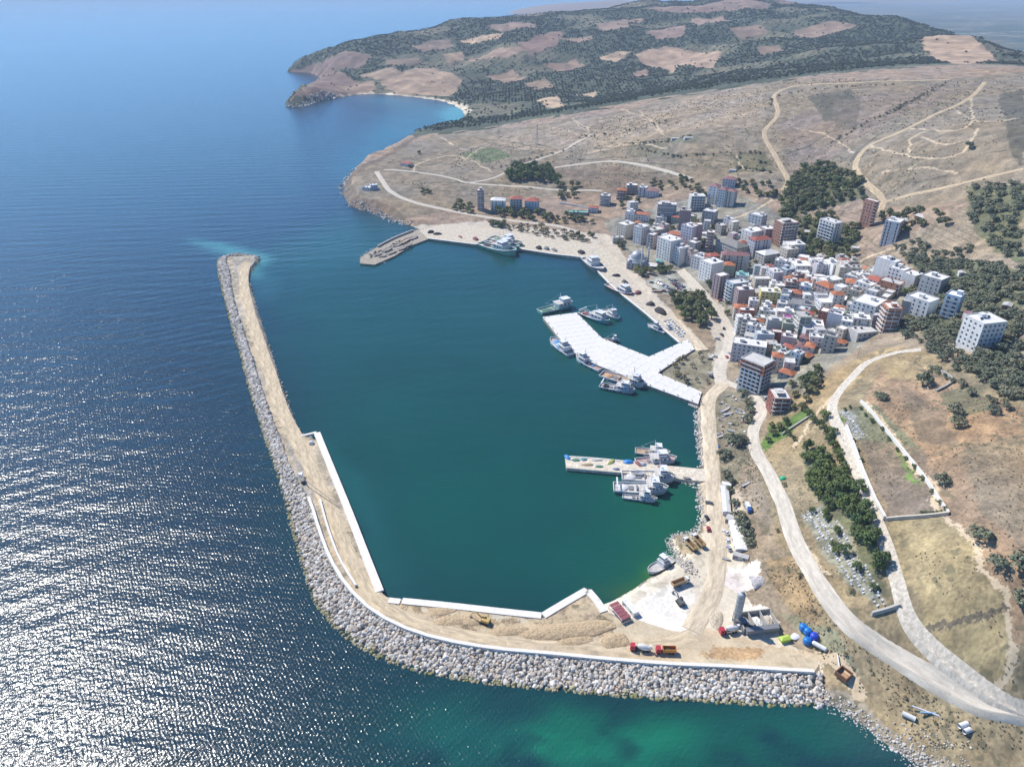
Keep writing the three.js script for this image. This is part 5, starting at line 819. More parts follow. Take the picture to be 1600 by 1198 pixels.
for (const [x, y, t, c] of [[1108, 787, 0.6, 'grey'], [1105, 811, 1.45, 'black'], [1107, 828, 1.7, 'red'], [1137, 846, 1.6, 'white'], [1139, 858, 1.4, 'silver'], [1134, 833, 1.1, 'white']]) car(x, y, t, c, 'along the harbour road');
for (const [x, y, t, c] of [[1158, 601, 2.6, 'black'], [1163, 605, 2.5, 'grey'], [1195, 623, 2.2, 'white'], [1200, 628, 2.1, 'silver'], [1152, 596, 2.6, 'white']]) car(x, y, t, c, 'under the brick-topped block');
const RED = mat(0.45, 0.03, 0.05, 0.4), ORANGE = mat(0.55, 0.22, 0.03, 0.6), CREAM = mat(0.68, 0.66, 0.62, 0.5), TANP = mat(0.5, 0.33, 0.15, 0.6), chassis = mat(0.05, 0.05, 0.05, 0.8), YELLOW = mat(0.5, 0.34, 0.1, 0.6);
function vehicleAt(rear, front, name, label, cat) { const a = onGround(...rear), b = onGround(...front), y = Math.max(a[1], b[1], a[2] > -260 && a[0] < 95 && a[0] > -90 ? TOP - 0.5 : 0); return { g: thing(name, label, cat, undefined, (a[0] + b[0]) / 2, y + 0.1, (a[2] + b[2]) / 2, -Math.atan2(b[2] - a[2], b[0] - a[0])), L: Math.hypot(b[0] - a[0], b[2] - a[2]) }; }
function truckBase(g, cabM, axles) { mesh('chassis', bx(8.6, 0.35, 1.1, 0, 0.9, 0), chassis, g); const cab = mesh('cab', profile([[2.4, 0.6], [4.3, 0.6], [4.35, 1.8], [4.1, 2.95], [2.4, 3]], 2.4), cabM, g); mesh('windscreen', bx(0.08, 0.85, 2, 4.27, 2.3, 0).rotateZ(0.02), carGlass, cab); for (const z of [1.22, -1.22]) mesh('side_window', bx(0.9, 0.7, 0.06, 3.5, 2.3, z), carGlass, cab); for (const x of axles) for (const z of [1, -1]) mesh('wheel', wheelGeo(0.52, 0.4).translate(x, 0.52, z), rubber, g); }
function mixer(rear, front, label) { const { g } = vehicleAt(rear, front, 'concrete_mixer_truck', label, 'mixer truck'); truckBase(g, RED, [3.3, -1.6, -3, 1.8]); const d = new THREE.LatheGeometry([[0.35, -3.4], [0.75, -3.2], [1.25, -1.2], [1.3, 0], [1, 1.8], [0.3, 2.4]].map(p => new THREE.Vector2(...p)), 18).rotateZ(-Math.PI / 2 + 0.2).translate(-0.9, 2.35, 0); mesh('drum', d, CREAM, g); mesh('chute', tube([-4.2, 2.6, 0], [-4.9, 1.4, 0.3], 0.3), steelWhite, g); mesh('hopper', new THREE.CylinderGeometry(0.7, 0.35, 0.8, 10).translate(-4.1, 3.4, 0), steelWhite, g); }
mixer([1016, 1022], [984, 1021], 'red and white concrete mixer truck parked behind the breakwater parapet'); mixer([1150, 986], [1127, 990], 'red and white concrete mixer truck loading under the silo');
function tipper(rear, front, label, cabM, bedM, len = 5.6, empty = false) { const { g } = vehicleAt(rear, front, 'tipper_truck', label, 'truck'); truckBase(g, cabM, [3.3, -1.4, -2.8]); mesh('tipper_bed', merge([bx(len, 0.2, 2.4, -1.3, 1.35, 0), bx(len, 1.5, 0.12, -1.3, 2.1, 1.2), bx(len, 1.5, 0.12, -1.3, 2.1, -1.2), bx(0.12, 1.9, 2.4, -1.3 + len / 2, 2.3, 0), bx(0.12, 1.5, 2.4, -1.3 - len / 2, 2.1, 0)]), bedM, g); if (!empty) mesh('load', heap(len * 0.9, 0.4, 2.1, 4).translate(-1.3, 1.4, 0), mat(0.1, 0.06, 0.03, 1), g); }
tipper([1056, 1023], [1024, 1023], 'red cabbed tipper truck with orange bed behind the breakwater parapet', RED, ORANGE);
tipper([1048, 919], [1079, 907], 'cream tipper truck with a long empty bed alone in the white yard', CREAM, TANP, 7.5, true); tipper([1088, 864], [1066, 846], 'tan tipper truck standing nearer the stone ramp', CREAM, TANP, 7); tipper([1101, 859], [1080, 840], 'tan tipper truck parked beside its twin away from the ramp', CREAM, TANP, 7);
{ const { g } = vehicleAt([1166, 792], [1171, 801], 'box_truck', 'blue cabbed truck with a white box on the dry slope', 'truck'); truckBase(g, mat(0.03, 0.12, 0.42, 0.4), [3.3, -2.4]); mesh('box_body', bx(5.4, 2.6, 2.4, -1, 2.5, 0), houseWhite, g); g.scale.setScalar(0.8); }
function excavator(px, py, turn, label, body, y = null, arm = 1) { const p = onGround(px, py), g = thing('excavator', label, 'excavator', undefined, p[0], y === null ? p[1] : y, p[2], turn); for (const z of [1.2, -1.2]) mesh('crawler_track', profile([[-2, 0], [2, 0], [2.3, 0.5], [2, 0.95], [-2, 0.95], [-2.3, 0.5]], 0.6, 0.05).translate(0, 0, z), rubber, g); mesh('housing', bx(3.6, 1.3, 2.6, -0.4, 1.8, 0), body, g); const cab = mesh('cab', bx(1.4, 1.7, 1.1, 0.7, 2.4, 0.75), body, g); mesh('cab_window', bx(1.2, 0.9, 1.14, 0.8, 2.7, 0.75), carGlass, cab); mesh('boom', merge([tube([1, 1.9, 0], [3.6, 4.4 * arm, 0], 0.3), tube([3.6, 4.4 * arm, 0], [6, 3.6 * arm, 0], 0.27)]), body, g); mesh('stick', tube([6, 3.6 * arm, 0], [7.2, 0.9, 0], 0.2), body, g); mesh('bucket', profile([[6.5, 0.9], [7.5, 0.9], [7.3, 0.2], [6.6, 0.1]], 1.1, 0.05), steelDark, g); return g; }
excavator(758, 980, 2.75, 'dusty yellow excavator digging on the filled ground behind the inner quay', YELLOW, TOP - 0.45);
{ const g = excavator(1063, 943, 1.9, 'dark grey loader excavator in the middle of the white yard', mat(0.1, 0.1, 0.1, 0.7), null, 0.8); g.scale.setScalar(0.95); }
{ // concrete pump with its boom laid out
  const a = onPlane(467, 736, TOP), b = onPlane(477, 764, TOP), g = thing('concrete_pump_truck', 'white concrete pump truck with a long folded-out boom on the breakwater', 'truck', undefined, (a[0] + b[0]) / 2, TOP - 0.4, (a[1] + b[1]) / 2, -Math.atan2(a[1] - b[1], a[0] - b[0])); truckBase(g, houseWhite, [3.3, -1.4, -2.8]); mesh('pump_body', bx(5, 1.2, 2.2, -1.2, 1.7, 0), steelDark, g); mesh('turret', cyl(0.6, 0.8, 1.6, 1, 2.8, 0), steelWhite, g);
  const e = onPlane(531, 793, TOP), l = g.worldToLocal(new THREE.Vector3(e[0], TOP + 0.8, e[1])); g.updateMatrixWorld(); const le = new THREE.Vector3(e[0], TOP + 0.8, e[1]).applyMatrix4(g.matrixWorld.clone().invert()); void l; mesh('boom', merge([tube([1, 3.4, 0], [-5, 4.2, 0.6], 0.26), tube([-5, 4.2, 0.6], [le.x, le.y, le.z], 0.22)]), mat(0.35, 0.27, 0.2, 0.6), g); for (const [x, z] of [[2, 3], [2, -3], [-3, 3], [-3, -3]]) mesh('outrigger', tube([x * 0.8, 1, z * 0.3], [x, 0.1, z], 0.12), steelDark, g);
}
{ const p = onPlane(496, 692, TOP), o = mesh('concrete_block', merge([bx(2.6, 1.4, 2, 0, 0.7, 0), bx(1.8, 0.6, 1.4, 0.2, 1.7, 0)]), houseWhite); o.position.set(p[0] - 4, TOP - 0.55, p[1]); tag(o, 'white block of formwork near the end of the inner quay', 'block'); }

// ---------------------------------------------------------------- the building yard
{
  const p = onGround(1150, 973), g = thing('cement_silo', 'tall grey cement silo on legs over the batching plant', 'silo', undefined, p[0], p[1] - 0.2, p[2]), s = mat(0.42, 0.43, 0.42, 0.55);
  mesh('silo_shell', new THREE.LatheGeometry([[0.5, 3], [1.75, 5.6], [1.75, 17.6], [1.2, 18.3], [0.4, 18.5]].map(q => new THREE.Vector2(...q)), 22), s, g); for (let k = 0; k < 5; k++) mesh('band', new THREE.CylinderGeometry(1.82, 1.82, 0.14, 22, 1, true).translate(0, 6.5 + k * 2.5, 0), steelDark, g);
  for (const [x, z] of [[1.3, 1.3], [-1.3, 1.3], [1.3, -1.3], [-1.3, -1.3]]) mesh('leg', tube([x, 0, z], [x, 6.5, z], 0.16), steelDark, g); mesh('top_filter', bx(0.9, 1, 0.9, 0.5, 18.8, 0.3), steelDark, g); mesh('ladder', merge([bx(0.06, 14, 0.06, -1.85, 10, 0.9), bx(0.06, 14, 0.06, -1.85, 10, 1.4)]), steelDark, g); mesh('mixing_cabin', bx(3, 2.4, 3, 2.4, 2.6, 1.6), steelDark, g); mesh('platform', bx(5, 0.2, 4.6, 1, 1.3, 1), steelDark, g);
  const q = onGround(1186, 984), b = thing('aggregate_bins', 'low dark walled aggregate bins facing the silo', 'bins', undefined, q[0], q[1], q[2] - 3, 0.15); mesh('back_wall', bx(17, 3.4, 0.5, 0, 1.7, -5), greyConcrete, b); for (const x of [-8, -2.5, 3, 8]) mesh('divider', bx(0.4, 3.2, 9, x, 1.6, -0.6), greyConcrete, b); mesh('hopper', merge([bx(15, 2, 2.4, 0, 2.2, 4.6)]), steelDark, b); for (const [x, c] of [[-5, [0.6, 0.58, 0.54]], [0.3, [0.68, 0.66, 0.62]], [5.6, [0.5, 0.44, 0.36]]]) mesh('aggregate', mound(5, 2, 8, x + 9).translate(x, 0, -1), mat(...c, 1), b);
  const c = onGround(1168, 980), v = thing('conveyor', 'slanting conveyor belt between the bins and the silo', 'conveyor', undefined, c[0], c[1], c[2]); mesh('belt', bx(11, 0.3, 1).rotateZ(-0.3).translate(-1, 2.6, 1), chassis, v); for (const x of [-4, 2.5]) mesh('leg', tube([x, 0, 1], [x, 2.4 - x * 0.3, 1], 0.12), steelDark, v);
}
for (const [x, y, w, d, h, c, t] of [[1120, 968, 11, 6, 0.9, [0.48, 0.4, 0.29], 'tan mound of sand beside the loading mixer truck'], [1188, 908, 8, 7, 1.6, [0.44, 0.41, 0.4], 'grey heap of gravel against the slope']]) netHeap(x, y, w, d, h, texMat(c.map(v => 255 * Math.pow(v, 1 / 2.2)), 0.3, 1), t, null, 'stone_mound', 'mound');
for (const [x, y, w, d, h, k] of [[845, 990, 22, 7, 1.3, 1], [880, 985, 26, 9, 1.5, 2], [920, 982, 22, 9, 1.3, 3], [800, 985, 18, 6, 0.9, 4], [740, 968, 14, 6, 0.8, 5], [700, 970, 16, 6, 0.7, 6], [960, 1000, 12, 8, 1.2, 7], [900, 1000, 16, 5, 0.8, 8], [690, 955, 12, 5, 0.6, 9]]) netHeap(x, y, w, d, h, spoilMat, 'heap of spoil on the fill behind the inner quay', TOP - 0.5, 'spoil_heap', 'mound', 'spoil heaps behind the inner quay').rotation.y = 0.1;
function siteHut(a, b, d, h, m, name, label, roofM, parts) { const p = onGround(...a), q = onGround(...b), L = Math.hypot(q[0] - p[0], q[2] - p[2]), g = thing(name, label, 'hut', undefined, (p[0] + q[0]) / 2, Math.min(p[1], q[1]), (p[2] + q[2]) / 2, -Math.atan2(q[2] - p[2], q[0] - p[0])); mesh('wall', bx(L, h, d, 0, h / 2, 0), m, g); if (roofM) mesh('roof', hipRoof(L, d, 0.5, 0.2, true).translate(0, h + 0.01, 0), roofM, g); const n = Math.max(2, Math.floor(L / 5)); for (let k = 0; k < n; k++) { mesh('window', bx(1.1, 0.9, 0.1, ((k + 0.5) / n - 0.5) * L, h * 0.6, d / 2 + 0.01), glass, g); mesh('window', bx(1.1, 0.9, 0.1, ((k + 0.5) / n - 0.5) * L, h * 0.6, -d / 2 - 0.01), glass, g); } mesh('door', bx(0.9, 2, 0.1, -L * 0.4, 1, d / 2 + 0.02), steelDark, g); if (parts) parts(g, L); return g; }
siteHut([1131, 765], [1135, 806], 4, 2.8, wallMats.l[1], 'site_barracks', 'long grey white barracks hut beside the harbour road', roofMats.F[0]); siteHut([1146, 820], [1158, 862], 5.5, 2.8, wallMats.w[1], 'site_barracks', 'long white barracks hut near the building yard', roofMats.F[2]); siteHut([1135, 813], [1153, 814], 4.5, 3, wallMats.g[1], 'site_barracks', 'grey canteen hut between the two long barracks', roofMats.G[1]); siteHut([1145, 870], [1170, 872], 3, 2.7, wallMats.g[1], 'site_container', 'grey site container at the end of the white barracks', null); siteHut([1127, 760], [1142, 761], 3, 2.8, wallMats.w[2], 'site_container', 'white site container at the head of the grey white barracks', null);
{ // maroon sheeted shelter and its neighbour
  const A = onPlane(958, 942, 5), B = onPlane(979, 967, 5), L = Math.hypot(B[0] - A[0], B[1] - A[1]), g = thing('shelter', 'open shelter roofed with five maroon panels by the water', 'shelter', undefined, (A[0] + B[0]) / 2, 2.4, (A[1] + B[1]) / 2, -Math.atan2(B[1] - A[1], B[0] - A[0])), mar = mat(0.26, 0.07, 0.08, 0.6); for (let k = 0; k < 5; k++) mesh('roof_panel', bx(L / 5 - 0.25, 0.12, 5, ((k + 0.5) / 5 - 0.5) * L, 2.8 + 0.01 * k, 0), mar, g); for (const x of [-0.48, 0, 0.48]) for (const z of [-2.3, 2.3]) mesh('post', bx(0.2, 2.7, 0.2, x * L, 1.35, z), steelDark, g); mesh('ridge', bx(L + 0.2, 0.1, 0.2, 0, 2.95, 2.5), steelWhite, g);
  siteHut([976, 942], [994, 963], 3, 2.6, wallMats.w[2], 'site_container', 'white site container beside the maroon shelter', null);
}
[[1255, 983, 0], [1262, 989, 0], [1272, 997, 1], [1261, 1004, 0]].forEach(([x, y, k], i) => { const p = onGround(x, y), g = thing('water_tank', ['round blue water tank farthest up the slope in its row', 'round blue water tank second up the slope in its row', 'deep blue lidded tank beside the white tanker', 'round blue water tank standing apart below the row'][i], 'tank', undefined, p[0], p[1] - 0.1, p[2]), m = k ? mat(0.02, 0.06, 0.5, 0.4) : mat(0.01, 0.17, 0.5, 0.4); mesh('tank_body', new THREE.LatheGeometry([[0, 0], [1.7, 0], [1.75, 0.3], [1.75, 2.1], [1.3, 2.6], [0.4, 2.8], [0, 2.8]].map(q => new THREE.Vector2(...q)), 18), m, g); mesh('lid', cyl(0.4, 0.4, 0.2, 0, 2.85, 0), m, g); for (let r = 0; r < 3; r++) mesh('rib', new THREE.TorusGeometry(1.76, 0.06, 5, 18).rotateX(Math.PI / 2).translate(0, 0.6 + r * 0.6, 0), m, g); });
{ const p = onGround(1226, 1001), g = thing('skip', 'lime green skip container on the dusty slope', 'skip', undefined, p[0], p[1], p[2], 0.25), m = mat(0.42, 0.55, 0.08, 0.5); mesh('skip_body', profile([[-2, 0], [2, 0], [2.6, 1.7], [-2.6, 1.7]], 2.4, 0.05), m, g); mesh('cover', hipRoof(4.9, 2.5, 0.5, 0.05, false).translate(0, 1.82, 0), m, g); }
{ const p = onGround(1280, 1013), g = thing('tanker_trailer', 'white cylindrical tanker trailer lying beside the blue tanks', 'tank', undefined, p[0], p[1], p[2], -0.75); mesh('tank_body', new THREE.CapsuleGeometry(0.95, 4.6, 5, 14).rotateZ(Math.PI / 2).translate(0, 1.5, 0), houseWhite, g); for (const x of [-1.6, 1.6]) { mesh('saddle', bx(0.3, 1, 1.6, x, 0.5, 0), steelDark, g); mesh('wheel', wheelGeo(0.4, 0.3).translate(x, 0.4, 0.9), rubber, g); } const q = onGround(1244, 994), t = mesh('white_sheet', heap(6, 0.5, 3.4, 2), houseWhite); t.position.set(...q); t.rotation.y = 0.6; tag(t, 'crumpled white sheet spread between the skip and the tanks', 'sheet'); }
{ const p = onGround(1318, 1056), g = thing('steel_caisson', 'rusty open steel box casting a dark shadow on the track', 'steel box', undefined, p[0], p[1] - 0.1, p[2], 0.62), m = mat(0.22, 0.1, 0.05, 0.8); for (const [w, d, x, z] of [[5, 0.3, 0, 2.35], [5, 0.3, 0, -2.35], [0.3, 4.4, 2.35, 0], [0.3, 4.4, -2.35, 0]]) mesh('side', bx(w, 2.4, d, x, 1.2, z), m, g); mesh('floor', bx(4.4, 0.3, 4.4, 0, 0.6, 0), mat(0.42, 0.26, 0.15, 0.9), g); mesh('lifting_boom', tube([1.5, 1.6, -3], [5, 3, -6.5], 0.25), houseWhite, g); }
{ const p = onGround(1224, 748), g = thing('tent', 'small bright green dome tent on the slope beside the main road', 'tent', undefined, p[0], p[1] - 0.05, p[2]); mesh('canopy', new THREE.SphereGeometry(1.6, 14, 7, 0, 6.3, 0, Math.PI / 2).scale(1.2, 1, 1), mat(0.03, 0.42, 0.2, 0.7), g); for (let k = 0; k < 3; k++) mesh('pole', tube([1.9 * Math.cos(k * 2.1), 0, 1.6 * Math.sin(k * 2.1)], [0, 1.65, 0], 0.04, 5), steelDark, g); }
for (const [x0, y0, x1, y1, m, t] of [[1409, 1117, 1430, 1125, CREAM, 'white concrete culvert segment on the shore'], [1424, 1108, 1484, 1121, steelWhite, 'white steel pipe crossing a blue pipe on the shore'], [1436, 1118, 1474, 1112, mat(0.3, 0.45, 0.6, 0.4), 'pale blue steel pipe on the shore'], [1497, 1140, 1512, 1130, houseWhite, 'white wrecked tank near the road end'], [1505, 1148, 1516, 1140, steelWhite, 'pale drum lying by the wrecked tank']]) { const a = onGround(x0, y0), b = onGround(x1, y1), c = new THREE.Vector3((a[0] + b[0]) / 2, (a[1] + b[1]) / 2, (a[2] + b[2]) / 2), L = Math.hypot(a[0] - b[0], a[2] - b[2]), o = mesh('pipe', merge([new THREE.CylinderGeometry(L > 8 ? 0.35 : 1, L > 8 ? 0.35 : 1, L, 12, 1, true).rotateZ(Math.PI / 2), new THREE.CylinderGeometry(L > 8 ? 0.3 : 0.85, L > 8 ? 0.3 : 0.85, L, 12, 1, true).rotateZ(Math.PI / 2), new THREE.TorusGeometry(L > 8 ? 0.36 : 1, 0.1, 5, 12).rotateY(Math.PI / 2).translate(L / 2, 0, 0)]), m); o.position.copy(c); o.position.y += L > 8 ? 0.4 : 0.9; o.rotation.y = -Math.atan2(b[2] - a[2], b[0] - a[0]); tag(o, t, 'pipe'); }
for (let k = 0; k < 46; k++) { const p = onGround(lerp(1122, 1165, rnd()), lerp(618, 700, rnd())), o = mesh('scrap_item', pick([() => bx(rr(0.8, 2.6), rr(0.4, 1.4), rr(0.6, 1.6), 0, 0.4, 0), () => heap(rr(1.4, 3), rr(0.5, 1.2), rr(1, 2.4), k), () => cyl(0.45, 0.45, 1, 0, 0.5, 0)])(), pick([houseWhite, houseWhite, steelWhite, mat(0.4, 0.4, 0.4, 0.8), blueTarp, redNet, mat(0.35, 0.25, 0.18, 1), darkNet])); o.position.set(p[0], p[1], p[2]); o.rotation.y = rr(0, 6); tag(o, 'odd piece of scrap in the boatyard beside the harbour road', 'scrap', 'scrap in the boatyard'); }
// ---------------------------------------------------------------- walls of the burial ground, posts
function wallThing(label, s, w, h, m, len = 7, name = 'stone_wall') {
  const g = thing(name, label, 'wall'), p = smoothPath(G(s), len);
  for (let i = 0; i < p.length - 1; i++) { const [ax, az] = p[i], [bx_, bz] = p[i + 1], L = Math.hypot(bx_ - ax, bz - az), ya = ground(ax, az), yb = ground(bx_, bz), b = new THREE.BoxGeometry(L - 0.04, h + 0.8, w, 1, 1, 1), q = b.attributes.position; for (let k = 0; k < q.count; k++) q.setY(k, q.getY(k) + (q.getX(k) > 0 ? yb - ya : 0)); b.computeVertexNormals(); const o = mesh('wall_length', b, m, g); o.position.set((ax + bx_) / 2, ya - 0.8 + (h + 0.8) / 2, (az + bz) / 2); o.rotation.y = -Math.atan2(bz - az, bx_ - ax); }
  return g;
}
wallThing('white wall between the cemetery road and the walled field', '1322,668 1336,705 1352,748 1370,790 1382,812', 1.3, 2.2, whiteConcrete);
wallThing('pale wall closing the lower end of the walled field', '1384,813 1420,810 1450,808 1482,804', 0.9, 1.8, gravel);
wallThing('white wall on the upper side of the walled field', '1345,628 1372,658 1400,692 1425,722 1448,752 1482,803', 0.9, 1.6, whiteConcrete);
wallThing('dark stone wall below the lower graves', '1362,961 1405,948', 1, 2, greyConcrete);
wallThing('dark retaining wall under the green bank', '1222,680 1240,668 1268,650', 0.8, 1.6, greyConcrete);
wallThing('dry stone wall of the small fold by the olive grove', '1463,612 1490,596 1486,590 1465,578', 0.9, 1.4, greyConcrete);
wallThing('white wall along the garden beyond the harbour park', '875,318 900,322 935,330', 0.6, 1.8, whiteConcrete);
for (const [x, y] of [[1588, 648], [1500, 612], [1340, 560], [1170, 720], [1098, 566], [1055, 478], [1010, 440], [700, 320]]) { const p = onGround(x, y), g = thing('utility_pole', 'slender utility pole with a cross arm', 'pole', 'utility poles', p[0], p[1] - 0.2, p[2], rr(0, 3)), m = mat(0.25, 0.22, 0.18, 0.9); mesh('shaft', cyl(0.1, 0.16, 9, 0, 4.5, 0, 7), m, g); mesh('cross_arm', bx(1.8, 0.14, 0.14, 0, 8.4, 0), m, g); }

// ---------------------------------------------------------------- graves
{
  const marble = [mat(0.68, 0.67, 0.65, 0.6), mat(0.58, 0.57, 0.55, 0.6), mat(0.72, 0.71, 0.7, 0.5)], geos = [merge([bx(2.1, 0.5, 0.14, 0, 0.25, 0.48), bx(2.1, 0.5, 0.14, 0, 0.25, -0.48), bx(0.14, 0.5, 0.82, 0.98, 0.25, 0), bx(0.16, 1.15, 0.9, -1.05, 0.57, 0)]), merge([bx(2.2, 0.45, 1.1, 0, 0.22, 0), bx(0.16, 1.3, 0.8, -1.05, 0.65, 0), bx(0.14, 0.8, 0.6, 1.05, 0.4, 0)]), merge([bx(2, 0.6, 1, 0, 0.3, 0), bx(1.6, 0.14, 0.7, 0, 0.67, 0)])];
  const put = (s, n, dx, label, group) => { const poly = G(s), xs = poly.map(p => p[0]), zs = poly.map(p => p[1]), list = []; for (let x = Math.min(...xs); x < Math.max(...xs); x += dx) for (let z = Math.min(...zs); z < Math.max(...zs); z += dx * 0.72) { const X = x + rr(-0.5, 0.5), Z = z + rr(-0.35, 0.35); if (inside(poly, X, Z) && rnd() < 0.86) list.push([X, Z]); } list.sort((a, b) => b[1] - a[1]); list.slice(0, n).forEach(([X, Z]) => { const o = mesh('grave', pick(geos), pick(marble)); o.position.set(X, ground(X, Z) - 0.1, Z); o.rotation.y = 0.5 + rr(-0.15, 0.15); o.scale.setScalar(rr(0.7, 0.95)); tag(o, label, 'grave', group); }); };
  put('1312,642 1334,646 1352,684 1337,690', 95, 2.5, 'white marble grave in the upper burial plot', 'graves in the upper plot'); put('1252,800 1284,794 1312,818 1350,880 1390,938 1376,950 1328,914 1288,858', 205, 2.5, 'white marble grave in the lower burial plot', 'graves in the lower plot');
}
// ---------------------------------------------------------------- trees: many small leaf faces gathered in clumps
function crownGeometry(s, lobes, leaves, flat, leaf) {
  seed = s * 7919 + 13; const pos = [], nor = [], col = [], v = new THREE.Vector3(), n = new THREE.Vector3(), t1 = new THREE.Vector3(), t2 = new THREE.Vector3(), L = [];
  for (let i = 0; i < lobes; i++) { const a = i * 2.4 + rr(-0.4, 0.4), r = i === 0 ? 0 : rr(0.14, 0.38), y = i === 0 ? 0.2 * flat : rr(-0.24, 0.26) * flat * (1.1 - r); L.push([Math.cos(a) * r, y, Math.sin(a) * r, rr(0.11, 0.23)]); }
  for (const [cx, cy, cz, R] of L) {
    const shade = rr(0.82, 1.15);
    for (let k = 0; k < leaves; k++) {
      const u = rr(-0.65, 1), a = rr(0, 6.283), q = Math.sqrt(Math.max(0, 1 - u * u)); n.set(Math.cos(a) * q, u, Math.sin(a) * q); const r = R * rr(0.72, 1.12); v.set(cx + n.x * r, cy + n.y * r * 0.86, cz + n.z * r);
      t1.set(rr(-1, 1), rr(-1, 1), rr(-1, 1)).cross(n).normalize(); t2.copy(n).addScaledVector(t1, rr(-0.5, 0.5)).add(new THREE.Vector3(rr(-0.6, 0.6), rr(-0.4, 0.6), rr(-0.6, 0.6))).normalize(); const t3 = new THREE.Vector3().crossVectors(t1, t2).normalize(), s1 = leaf * rr(0.6, 1.25), c = shade * rr(0.78, 1.22), p = [[-1, -0.6], [1, -0.7], [0.7, 0.8], [-0.8, 0.7]].map(([x, y]) => v.clone().addScaledVector(t1, x * s1).addScaledVector(t3, y * s1));
      for (const i of [0, 2, 1, 0, 3, 2]) { pos.push(p[i].x, p[i].y, p[i].z); nor.push(t2.x, t2.y, t2.z); col.push(c, c, c * rr(0.85, 1.05)); }
    }
  }
  const g = new THREE.BufferGeometry(); g.setAttribute('position', new THREE.Float32BufferAttribute(pos, 3)); g.setAttribute('normal', new THREE.Float32BufferAttribute(nor, 3)); g.setAttribute('color', new THREE.Float32BufferAttribute(col, 3)); return g;
}
const leafMat = (r, g, b) => new THREE.MeshStandardMaterial({ color: lin(r, g, b), roughness: 0.9, vertexColors: true, side: THREE.DoubleSide });
const tones = (...l) => l.flatMap(([r, g, b]) => [leafMat(r, g, b), leafMat(r * 1.25, g * 1.18, b * 1.1), leafMat(r * 0.85, g * 0.9, b * 0.9)]);
const KINDS = {
  broadleaf: { name: 'broadleaf_tree', mats: tones([0.14, 0.165, 0.065], [0.18, 0.175, 0.08]), geos: [1, 2, 3].map(s => crownGeometry(s, 14, 54, 1, 0.05)), tall: 0.95, word: 'green broadleaf tree' },
  olive: { name: 'olive_tree', mats: tones([0.16, 0.175, 0.115], [0.19, 0.195, 0.13]), geos: [4, 5, 6].map(s => crownGeometry(s, 12, 48, 0.75, 0.05)), tall: 0.8, word: 'grey green olive tree' },
  pine: { name: 'pine_tree', mats: tones([0.11, 0.16, 0.05], [0.13, 0.17, 0.05]), geos: [7, 8, 9].map(s => crownGeometry(s, 13, 54, 1.15, 0.046)), tall: 1.1, word: 'green pine tree' },
  dry: { name: 'dry_tree', mats: tones([0.22, 0.2, 0.115], [0.25, 0.215, 0.145]), geos: [10, 11, 12].map(s => crownGeometry(s, 10, 36, 0.85, 0.05)), tall: 0.85, word: 'sparse brownish tree' },
};
const trunkGeo = (() => { const g = [new THREE.CylinderGeometry(0.025, 0.05, 0.6, 7).translate(0, 0.2, 0)]; for (let k = 0; k < 3; k++) { const a = k * 2.1; g.push(tube([0, 0.35, 0], [Math.cos(a) * 0.2, 0.62, Math.sin(a) * 0.2], 0.016, 5)); } return merge(g); })(), barkMat = mat(0.12, 0.09, 0.065, 0.95);
seed = 4242;
const trees = [];
const blocked = (x, z, m = 1) => footprints.some(f => { const dx = x - f.x, dz = z - f.z, u = dx * f.ex + dz * f.ez, v = -dx * f.ez + dz * f.ex; return Math.abs(u) < f.w / 2 + m && Math.abs(v) < f.d / 2 + m; });
const onRoad = (x, z, m) => roadLines.some(([p, w]) => p.some(q => Math.abs(q[0] - x) < w / 2 + m && Math.abs(q[1] - z) < w / 2 + m && Math.hypot(q[0] - x, q[1] - z) < w / 2 + m));
function plant(x, z, size, kind, where) { if (!onRoad(x, z, size * 0.22) && !blocked(x, z, size * 0.3) && ground(x, z) > 0.8) trees.push({ x, z, y: ground(x, z), size, kind, where, d: Math.hypot(x, z) / size }); }
function grove(s, kind, space, lo, hi, where, fill = 1) { const poly = G(s), xs = poly.map(p => p[0]), zs = poly.map(p => p[1]); for (let x = Math.min(...xs); x < Math.max(...xs); x += space) for (let z = Math.min(...zs); z < Math.max(...zs); z += space) { const X = x + rr(-0.45, 0.45) * space, Z = z + rr(-0.45, 0.45) * space; if (inside(poly, X, Z) && rnd() < fill) plant(X, Z, rr(lo, hi), kind, where); } }
function single(s, kind, size, where) { s.trim().split(/\s+/).forEach(q => { const [a, b, k] = q.split(',').map(Number), p = onGround(a, b); plant(p[0], p[2], (k || size) * rr(0.9, 1.1), kind, where); }); }
grove('1048,468 1100,458 1122,498 1090,512 1052,488', 'broadleaf', 7, 8, 11, 'in the dusty park beside the car park', 0.95);
grove('1040,590 1062,562 1105,552 1108,588 1088,608', 'dry', 8, 4, 7, 'on the rough ground behind the pier', 0.7);
grove('955,380 975,388 988,425 1000,433 1046,430 1056,418 1040,412 1014,428 986,418 976,395', 'broadleaf', 7, 6, 10, 'in the garden round the mosque', 0.85);
grove('1000,440 1030,452 1045,470 1035,472 1010,455', 'dry', 9, 4, 6, 'along the quay road', 0.6);
grove('757,346 835,353 925,369 916,380 850,371 770,357', 'dry', 7.5, 5, 8, 'in the harbour park', 0.62);
grove('757,346 800,350 800,358 765,355', 'broadleaf', 8, 6, 9, 'at the west end of the harbour park', 0.8); grove('880,362 935,368 935,380 890,372', 'broadleaf', 9, 6, 9, 'at the town end of the harbour park', 0.6);
grove('778,270 830,263 868,268 872,284 800,284', 'pine', 7.5, 9, 13, 'in the plantation above the western quay', 0.95);
